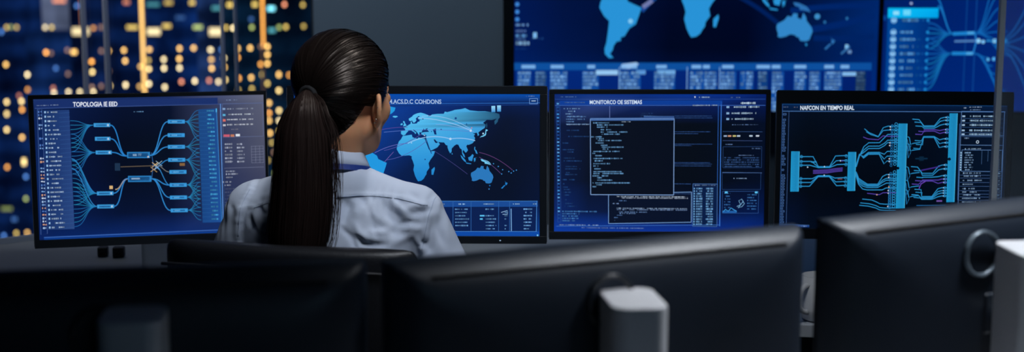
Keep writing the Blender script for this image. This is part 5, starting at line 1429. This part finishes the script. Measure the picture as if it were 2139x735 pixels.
# cloth folds: photo pixels -> person space on the plane of the back
def bk(px, py, depth=2.60):
    v = TIi @ P(px, py, depth)
    return np.array((v.x, v.z))
FOLDS = [  # (pixels along the fold), width, height in metres
    ([(716, 424), (714, 448), (706, 474)], .010, -.0070), ([(700, 424), (700, 450), (694, 475)], .007, .0045), ([(733, 422), (736, 440), (734, 462)], .010, .0050),
    ([(748, 420), (752, 438)], .006, -.003), ([(762, 420), (768, 446), (772, 462)], .008, .0035), ([(786, 428), (806, 452), (826, 470)], .011, -.0070), ([(800, 424), (826, 444), (848, 460)], .009, .0055),
    ([(838, 446), (858, 436), (884, 438)], .008, .0060), ([(846, 458), (866, 450), (886, 452)], .007, -.0045), ([(736, 470), (742, 488), (760, 502), (800, 506)], .009, .0060),
    ([(738, 490), (752, 508), (780, 516), (812, 514)], .009, -.0065), ([(752, 492), (790, 488), (830, 478)], .010, .0040), ([(770, 470), (800, 482), (840, 496)], .010, -.0045), ([(800, 520), (840, 500), (866, 486)], .012, .0050),
    ([(868, 512), (884, 520), (892, 536)], .010, -.0080), ([(892, 470), (890, 500), (892, 528)], .010, -.0050), ([(905, 440), (914, 480), (926, 520)], .012, .0045), ([(930, 460), (946, 500), (960, 530)], .014, -.0040),
    ([(489, 466), (496, 484), (512, 494)], .008, -.0055), ([(492, 452), (506, 470), (524, 482)], .008, .0045), ([(520, 450), (530, 480)], .010, -.004), ([(478, 452), (474, 478), (466, 500)], .009, -.004), ([(508, 430), (530, 424), (552, 410)], .008, .003),
    ([(700, 476), (730, 500), (742, 530)], .006, -.0050), ([(760, 440), (776, 470), (782, 500)], .006, -.0035), ([(812, 480), (846, 470), (872, 474)], .006, -.0045), ([(818, 492), (850, 482), (876, 486)], .006, .0040), ([(856, 500), (868, 520), (872, 540)], .006, .0045), ([(900, 460), (906, 492), (918, 530)], .006, -.0045), ([(912, 430), (922, 462), (940, 500)], .007, .0035), ([(498, 440), (520, 456), (548, 462)], .006, -.0035), ([(500, 474), (520, 494), (540, 504)], .006, .0040),
    ([(712, 372), (760, 372), (812, 390)], .014, .0022), ([(850, 400), (876, 410), (896, 420)], .008, .0035), ([(838, 412), (862, 424)], .007, -.0035), ([(720, 352), (750, 358), (790, 376)], .007, -.0020),
]
Nn = np.zeros_like(sp_)
fa = sp_[sq_]
fn = np.cross(fa[:, 2] - fa[:, 0], fa[:, 3] - fa[:, 1])
for k in range(4): np.add.at(Nn, sq_[:, k], fn)
Nn /= np.linalg.norm(Nn, axis=1, keepdims=True) + 1e-12
disp = np.zeros(len(sp_))
pxz = sp_[:, [0, 2]]
def seg_dist(p, a, b):
    d = b - a; t = np.clip(((p - a) @ d) / (d @ d), 0, 1)
    return np.linalg.norm(p - a - t[:, None] * d, axis=1), t
for pts, wd, hgt in FOLDS:
    q = [bk(*p) for p in pts]
    best = np.full(len(sp_), 9.0); tt = np.zeros(len(sp_))
    n = len(q) - 1
    for i in range(n):
        dd, t = seg_dist(pxz, q[i], q[i + 1])
        m = dd < best; best[m] = dd[m]; tt[m] = (i + t[m]) / n
    disp += 0.95 * hgt * np.exp(-(best / (wd * .72)) ** 2) * np.clip(1.15 - np.abs(tt * 2 - 1) ** 2, 0, 1)
# gathers hanging from the yoke seam, softening downwards
YOKE = [bk(*p) for p in ((500, 450), (526, 440), (554, 430), (620, 421), (690, 418), (735, 416), (780, 418), (830, 425), (882, 437))]
yx = np.array([p[0] for p in YOKE]); yz = np.array([p[1] for p in YOKE])
yl = np.interp(pxz[:, 0], yx, yz)
below = yl - pxz[:, 1]
gath = np.sin(pxz[:, 0] * 290 + 3 * np.sin(pxz[:, 0] * 57))
disp += np.where(below > 0, .0026 * gath * np.exp(-below / .024), .0012 * gath * np.exp(below / .010))
disp += .0022 * np.exp(-((below + .002) / .0035) ** 2) * (np.abs(pxz[:, 0]) < .17)
SLV = [bk(*p) for p in ((905, 396), (893, 425), (886, 455), (880, 490), (872, 530))]
SLV2 = [bk(*p, 2.66) for p in ((506, 402), (497, 425), (491, 450), (488, 475), (486, 500))]
for S_ in (SLV, SLV2):
    sxs = np.array([p[0] for p in S_]); szs = np.array([p[1] for p in S_])
    o_ = np.argsort(szs)
    sx_ = np.interp(pxz[:, 1], szs[o_], sxs[o_])
    sgn = 1 if sxs.mean() > 0 else -1
    off = (pxz[:, 0] - sx_) * sgn
    disp += .0020 * np.exp(-((off - .003) / .006) ** 2) + .0008 * np.sin(pxz[:, 1] * 560 + 4 * np.sin(pxz[:, 1] * 83)) * np.exp(-(off / .008) ** 2) - .0022 * np.exp(-((off + .008) / .005) ** 2)
# large soft unevenness of the cloth
ph = sp_ * np.array((31, 23, 27))
disp += .0009 * np.sin(pxz[:, 0] * 95 + 40 * pxz[:, 1] + 2.2 * np.sin(pxz[:, 1] * 61)) * np.sin(pxz[:, 1] * 38 + 25 * pxz[:, 0])
disp += .0014 * (np.sin(ph[:, 0] + 1.7 * np.sin(ph[:, 2])) * np.sin(ph[:, 2] * 1.3 + ph[:, 1]))
disp = np.clip(disp, -.0048, .008)
facing = np.clip((.35 - Nn[:, 1]) / .5, 0, 1)
sp2 = sp_ + Nn * (disp * facing)[:, None]
shirt = mesh_from('shirt', sp2, sq_, M['shirt'], person, 1)
bvh_s = BVHTree.FromPolygons([Vector(p) for p in sp2], [tuple(int(i) for i in f) for f in sq_])
def on_back(x, z, lift=.0008):
    hit, nrm, _, _ = bvh_s.ray_cast(Vector((x, -1, z)), Vector((0, 1, 0)))
    if hit is None: return None
    return hit - Vector((0, lift, 0))
def seam(name, pts, r, parent):
    fine = []
    for i in range(len(pts) - 1):
        for k in range(8):
            t = k / 8; fine.append(pts[i] * (1 - t) + pts[i + 1] * t)
    fine.append(pts[-1])
    q = [on_back(p[0], p[1]) for p in fine]
    q = [p for p in q if p is not None]
    # keep to the stretch where the ray meets the back, not the front of the body
    return MB().tube(q, r, 6).build(name, M['shirt_seam'], parent, smooth=True)
seam('yoke_seam', YOKE, .0006, shirt)
seam('sleeve_seam', SLV[:1] * 0 + [SLV[0] * .8 + SLV[1] * .2] + SLV[1:], .0006, shirt)
seam('sleeve_seam', SLV2, .0006, shirt)

# collar: a turned-down band round the neck, open at the front
def collar_ring(rx, ry, z0, drop_front, cx=0.0, cy=-.006, n=40):
    out = []
    for k in range(n):
        q = 2 * math.pi * k / n
        fr = (1 + math.sin(q)) / 2           # 1 in front
        out.append(Vector((cx + rx * math.cos(q), cy + ry * math.sin(q) + .0, z0 - drop_front * fr)))
    return out
cr = MB()
cr.loft([collar_ring(.0555, .0575, 1.108, .028), collar_ring(.0555, .0575, 1.152, .036), collar_ring(.0570, .0590, 1.1555, .036), collar_ring(.0595, .0615, 1.1535, .036),
         collar_ring(.0665, .0685, 1.136, .034), collar_ring(.0715, .0735, 1.1225, .032), collar_ring(.0697, .0715, 1.1215, .032)], cap=False)
co_ = cr.build('collar', M['shirt'], shirt, smooth=True)
# lanyard: a flat band lying round the foot of the collar, running down in front
lr = []
for k in range(41):
    q = math.radians(-90) + math.radians(330) * (k / 40 - .5)
    fr = (1 + math.sin(q)) / 2
    d = Vector((math.cos(q), math.sin(q), 0))
    c = Vector((.0705 * math.cos(q), -.006 + .0728 * math.sin(q), 1.1195 - .032 * fr))
    lr.append([c + Vector((0, 0, .0055)) - d * .001, c + Vector((0, 0, .0055)) + d * .0012, c + d * .0052 - Vector((0, 0, .0045)), c + d * .003 - Vector((0, 0, .0045))])
MB().loft(lr).build('lanyard', M['lanyard'], person, smooth=False)
# cuffs, trousers, shoes (out of the photograph's sight, below the desk)
def trouser_sdf(X, Y, Z):
    d = ell(X, Y, Z, (0, .01, .60), (.178, .128, .115))
    for s in (-1, 1):
        d = smin(d, cone(X, Y, Z, (s * .085, .02, .580), (s * .10, .42, .590), .090, .068), .03)
        d = smin(d, cone(X, Y, Z, (s * .10, .42, .59), (s * .10, .36, .09), .066, .055), .02)
    return smax(smax(d, .085 - Z, .005), Z - .69, .005)
tp_, tq_ = surface_nets(trouser_sdf, (-.30, -.16, .06), (.30, .52, .72), .010)
mesh_from('trousers', tp_, tq_, M['trousers'], person, 2)
for s in (-1, 1):
    def shoe_sdf(X, Y, Z):
        d = cone(X, Y, Z, (s * .10, .345, .045), (s * .105, .50, .032), .042, .034)
        d = smin(d, cone(X, Y, Z, (s * .10, .355, .06), (s * .10, .36, .10), .040, .040), .02)
        return smax(d, .002 - Z, .003)
    a_, b_ = surface_nets(shoe_sdf, (s * .10 - .07, .28, -.01), (s * .10 + .07, .56, .15), .006)
    mesh_from('shoe', a_, b_, M['shoe'], person, 1)

# ---------------- hair
def head_radius(D, lift=0.0):
    """distance from the head's middle to the scalp along directions D (head space)"""
    lo = np.full(len(D), .02); hi = np.full(len(D), .22)
    for _ in range(26):
        mid = (lo + hi) / 2
        q = D * mid[:, None]
        v = head_sdf(q[:, 0], q[:, 1], q[:, 2], ears=False)
        ins = v < 0
        lo = np.where(ins, mid, lo); hi = np.where(ins, hi, mid)
    return lo + lift
def unit(v): return v / np.linalg.norm(v, axis=-1, keepdims=True)
TIE = unit(np.array((.006, -.100, .006)))                # where the ponytail is tied
# the hair line round the head as points on the scalp (right side), mirrored for the left
HLINE = [(.000, .088, .074), (.022, .085, .072), (.042, .074, .062), (.058, .058, .044), (.066, .050, .024), (.069, .044, .004), (.0715, .034, -.010), (.073, .022, -.012), (.0745, .012, .012),
         (.076, -.004, .020), (.0755, -.020, .004), (.072, -.030, -.024), (.064, -.044, -.046), (.050, -.058, -.062), (.032, -.068, -.072), (.014, -.073, -.076)]
right = np.array(HLINE); left = right[::-1] * np.array((-1, 1, 1))
line = np.concatenate([right, left])
line = np.concatenate([line, line[:1]])
seglen = np.linalg.norm(np.diff(line, axis=0), axis=1); cum = np.r_[0, np.cumsum(seglen)]
def hair_start(t):
    s_ = t * cum[-1]
    return np.stack([np.interp(s_, cum, line[:, i]) for i in range(3)], 1)

def strand_paths(D0, n_seg, lift_mid, wave):
    """great-circle combing from start directions D0 to the tie"""
    N = len(D0)
    dot = np.clip((D0 * TIE).sum(1), -1, 1); om = np.arccos(dot)
    T = np.linspace(0, 1, n_seg)
    path = []
    for k, t in enumerate(T):
        te = t
        a = np.sin((1 - te) * om) / np.sin(om); b = np.sin(te * om) / np.sin(om)
        d = unit(D0 * a[:, None] + TIE * b[:, None])
        path.append(d)
    path = np.stack(path, 1)                              # N x n x 3
    r = head_radius(path.reshape(-1, 3)).reshape(N, n_seg)
    prof = np.minimum(1, np.minimum(T / .10, (1 - T) / .05 + .25))
    r = r + .0005 + lift_mid[:, None] * prof[None, :]
    r += wave[:, None] * np.sin(T[None, :] * 9 + rng.uniform(0, 6, (N, 1))) * prof[None, :] * .0012
    return path * r[..., None]

def ribbons(mb_v, mb_f, pts, wid, out):
    """flat strands: pts N x n x 3, out = direction of the strand's face"""
    N, n, _ = pts.shape
    tan = np.gradient(pts, axis=1); tan = unit(tan)
    side = unit(np.cross(tan, out))
    taper = np.interp(np.linspace(0, 1, n), [0, .06, .9, 1], [.35, 1, 1, .5])
    off = side * (wid[:, None] * taper[None, :])[..., None]
    V = np.stack([pts - off, pts + off], 2).reshape(-1, 3)
    b = sum(len(v) for v in mb_v)
    i = np.arange(N)[:, None] * n * 2 + np.arange(n - 1)[None, :] * 2
    F = np.stack([i, i + 1, i + 3, i + 2], -1).reshape(-1, 4) + b
    mb_v.append(V); mb_f.append(F)

hv, hf = [], []
# layer of combed strands
NS = 8000
t0 = rng.uniform(0, 1, NS)
st0 = hair_start(t0)
inset = rng.random(NS) ** 1.5 * .55
D0 = unit(st0)
om = np.arccos(np.clip((D0 * TIE).sum(1), -1, 1))
D0 = unit(D0 * (np.sin((1 - inset) * om) / np.sin(om))[:, None] + TIE * (np.sin(inset * om) / np.sin(om))[:, None] + rng.normal(0, .012, (NS, 3)))
# hair stands higher over the crown than at the sides and nape
crown = np.clip(D0[:, 2] * .7 + .35, .12, 1)
lift = (.0045 + .0075 * crown) * rng.uniform(.80, 1.0, NS)
paths = strand_paths(D0, 22, lift, rng.uniform(.1, .5, NS))
tang_ = unit(np.gradient(paths, axis=1)); rad_ = unit(paths); side_ = unit(np.cross(tang_, rad_))
outd = rad_ + side_ * rng.normal(0, .15, (NS, 1, 1)) + rng.normal(0, .03, (NS, 1, 3))
ribbons(hv, hf, paths, rng.uniform(.0008, .0016, NS), unit(outd))
hv_n = np.concatenate(hv); hf_n = np.concatenate(hf)
hv_w = np.c_[hv_n, np.ones(len(hv_n))] @ np.array(HL).T
hair = mesh_from('hair', hv_w[:, :3], hf_n, M['hair'], person)
# dark under-layer closing the scalp
cd_, cf_ = [], []
NR, NC = 26, 96
base = unit(hair_start(np.arange(NC) / NC))
omb = np.arccos(np.clip((base * TIE).sum(1), -1, 1))
grid = []
for k in range(NR):
    t = k / (NR - 1) * .985
    d = unit(base * (np.sin((1 - t) * omb) / np.sin(omb))[:, None] + TIE * (np.sin(t * omb) / np.sin(omb))[:, None])
    cr_ = np.clip(d[:, 2] * .7 + .35, .12, 1)
    r = head_radius(d) + .0006 + np.minimum(1, t / .12) * (.0030 + .0056 * cr_)
    grid.append(d * r[:, None])
grid = np.stack(grid).reshape(-1, 3)
gf = [(k * NC + i, k * NC + (i + 1) % NC, (k + 1) * NC + (i + 1) % NC, (k + 1) * NC + i) for k in range(NR - 1) for i in range(NC)]
gw = np.c_[grid, np.ones(len(grid))] @ np.array(HL).T
mesh_from('hair_underlayer', gw[:, :3], gf, M['hair_core'], hair)

# ponytail: from the tie out and down the back (person space), slightly left
tie_h = TIE * (head_radius(TIE[None])[0] + .012)
tie_p = np.array((HL @ Vector(tie_h))[:])
def pt_of(px, py, Y):
    return np.array((TIi @ P(px, py, Y))[:])
tdir = tie_p - np.array((HL @ Vector((0, 0, 0)))[:]); tdir /= np.linalg.norm(tdir)
PT = np.array([tie_p - tdir * .006, tie_p + tdir * .008, pt_of(637, 225, 2.565), pt_of(633, 270, 2.555), pt_of(632, 320, 2.550), pt_of(631, 380, 2.552), pt_of(628, 440, 2.555), pt_of(622, 500, 2.560), pt_of(618, 550, 2.565)])
PW = np.array((.012, .0125, .030, .046, .051, .054, .056, .054, .042))     # half width
PD = np.array((.011, .0115, .019, .022, .022, .022, .021, .019, .014))     # half depth
TT = np.linspace(0, 1, len(PT)); 
def cr_interp(A, t):
    """smooth interpolation of rows of A"""
    A = np.atleast_2d(A.T).T if A.ndim == 1 else A
    x = t * (len(A) - 1); i = np.clip(np.floor(x).astype(int), 0, len(A) - 2); f = (x - i)[:, None]
    p0 = A[np.maximum(i - 1, 0)]; p1 = A[i]; p2 = A[i + 1]; p3 = A[np.minimum(i + 2, len(A) - 1)]
    return .5 * (2 * p1 + (p2 - p0) * f + (2 * p0 - 5 * p1 + 4 * p2 - p3) * f ** 2 + (3 * p1 - p0 - 3 * p2 + p3) * f ** 3)
n = 34
ts = np.linspace(0, 1, n)
cen = cr_interp(PT, ts); wds = cr_interp(PW[:, None], ts)[:, 0]; dps = cr_interp(PD[:, None], ts)[:, 0]
tanc = unit(np.gradient(cen, axis=0))
xdir = np.array((math.cos(-TYAW), math.sin(-TYAW), 0))       # across, facing the camera
sidev = unit(xdir[None] - tanc * (tanc @ xdir)[:, None]); nrmv = unit(np.cross(sidev, tanc))
def tail_points(a, b, jit, end):
    """a, b: place in the cross-section (-1..1) per strand, N x n x 3"""
    tt = np.linspace(0, 1, n)
    N = len(a)
    sway = (np.sin(tt[None, :] * rng.uniform(3, 9, (N, 1)) + rng.uniform(0, 6, (N, 1))) * jit[:, None]) * np.clip(tt * 3, 0, 1)[None, :]
    aa = a[:, None] + sway; 
    p = cen[None] + sidev[None] * (aa * wds[None])[..., None] + nrmv[None] * (b[:, None] * dps[None])[..., None]
    # resample to each strand's own end
    out = np.empty((N, n, 3))
    for k in range(N):
        q = tt * end[k]
        for i in range(3): out[k, :, i] = np.interp(q, tt, p[k, :, i])
    return out
NT = 2600
ang = rng.uniform(0, 2 * math.pi, NT); rad = np.sqrt(rng.uniform(.35, 1, NT))
a_, b_ = rad * np.cos(ang), rad * np.sin(ang)
tp = tail_points(a_, b_, rng.uniform(.01, .09, NT), rng.uniform(.86, 1.0, NT))
outn = sidev[None] * a_[:, None, None] + nrmv[None] * b_[:, None, None]
fsign = np.broadcast_to(outn, tp.shape) + rng.normal(0, .22, (NT, 1, 3))
tv, tf = [], []
ribbons(tv, tf, tp, rng.uniform(.0005, .0012, NT), unit(fsign))
# loose strands at the right edge, over the collar and back
NL = 90
tp2 = tail_points(rng.uniform(.80, 1.25, NL), rng.uniform(-.6, .9, NL), rng.uniform(.05, .22, NL), rng.uniform(.45, 1.0, NL))
ribbons(tv, tf, tp2, rng.uniform(.00025, .0005, NL), unit(np.broadcast_to(nrmv[None], tp2.shape) + rng.normal(0, .3, (NL, 1, 3))))
tail = mesh_from('ponytail', np.concatenate(tv), np.concatenate(tf), M['tail'], person)
core = MB()
core.loft([[Vector(cen[k] + sidev[k] * wds[k] * .80 * math.cos(q) + nrmv[k] * dps[k] * .72 * math.sin(q)) for q in (2 * math.pi * j / 20 for j in range(20))] for k in range(n - 2)])
core.build('ponytail_core', M['hair_core'], tail, smooth=True)
# hair tie
ki = 3
tn = tanc[ki]
rg = MB(); rings = []
c0 = cen[ki]
s_, m_ = sidev[ki], nrmv[ki]
for j in range(25):
    q = 2 * math.pi * j / 24
    cdir = s_ * math.cos(q) + m_ * math.sin(q)
    ctr = c0 + s_ * math.cos(q) * (wds[ki] + .003) + m_ * math.sin(q) * (dps[ki] + .003)
    rings.append([Vector(ctr + cdir * (.0050 * math.cos(u)) + tn * (.0065 * math.sin(u))) for u in (2 * math.pi * i / 10 for i in range(10))])
rg.loft(rings, cap=False).build('hair_tie', M['hair_tie'], person, smooth=True)
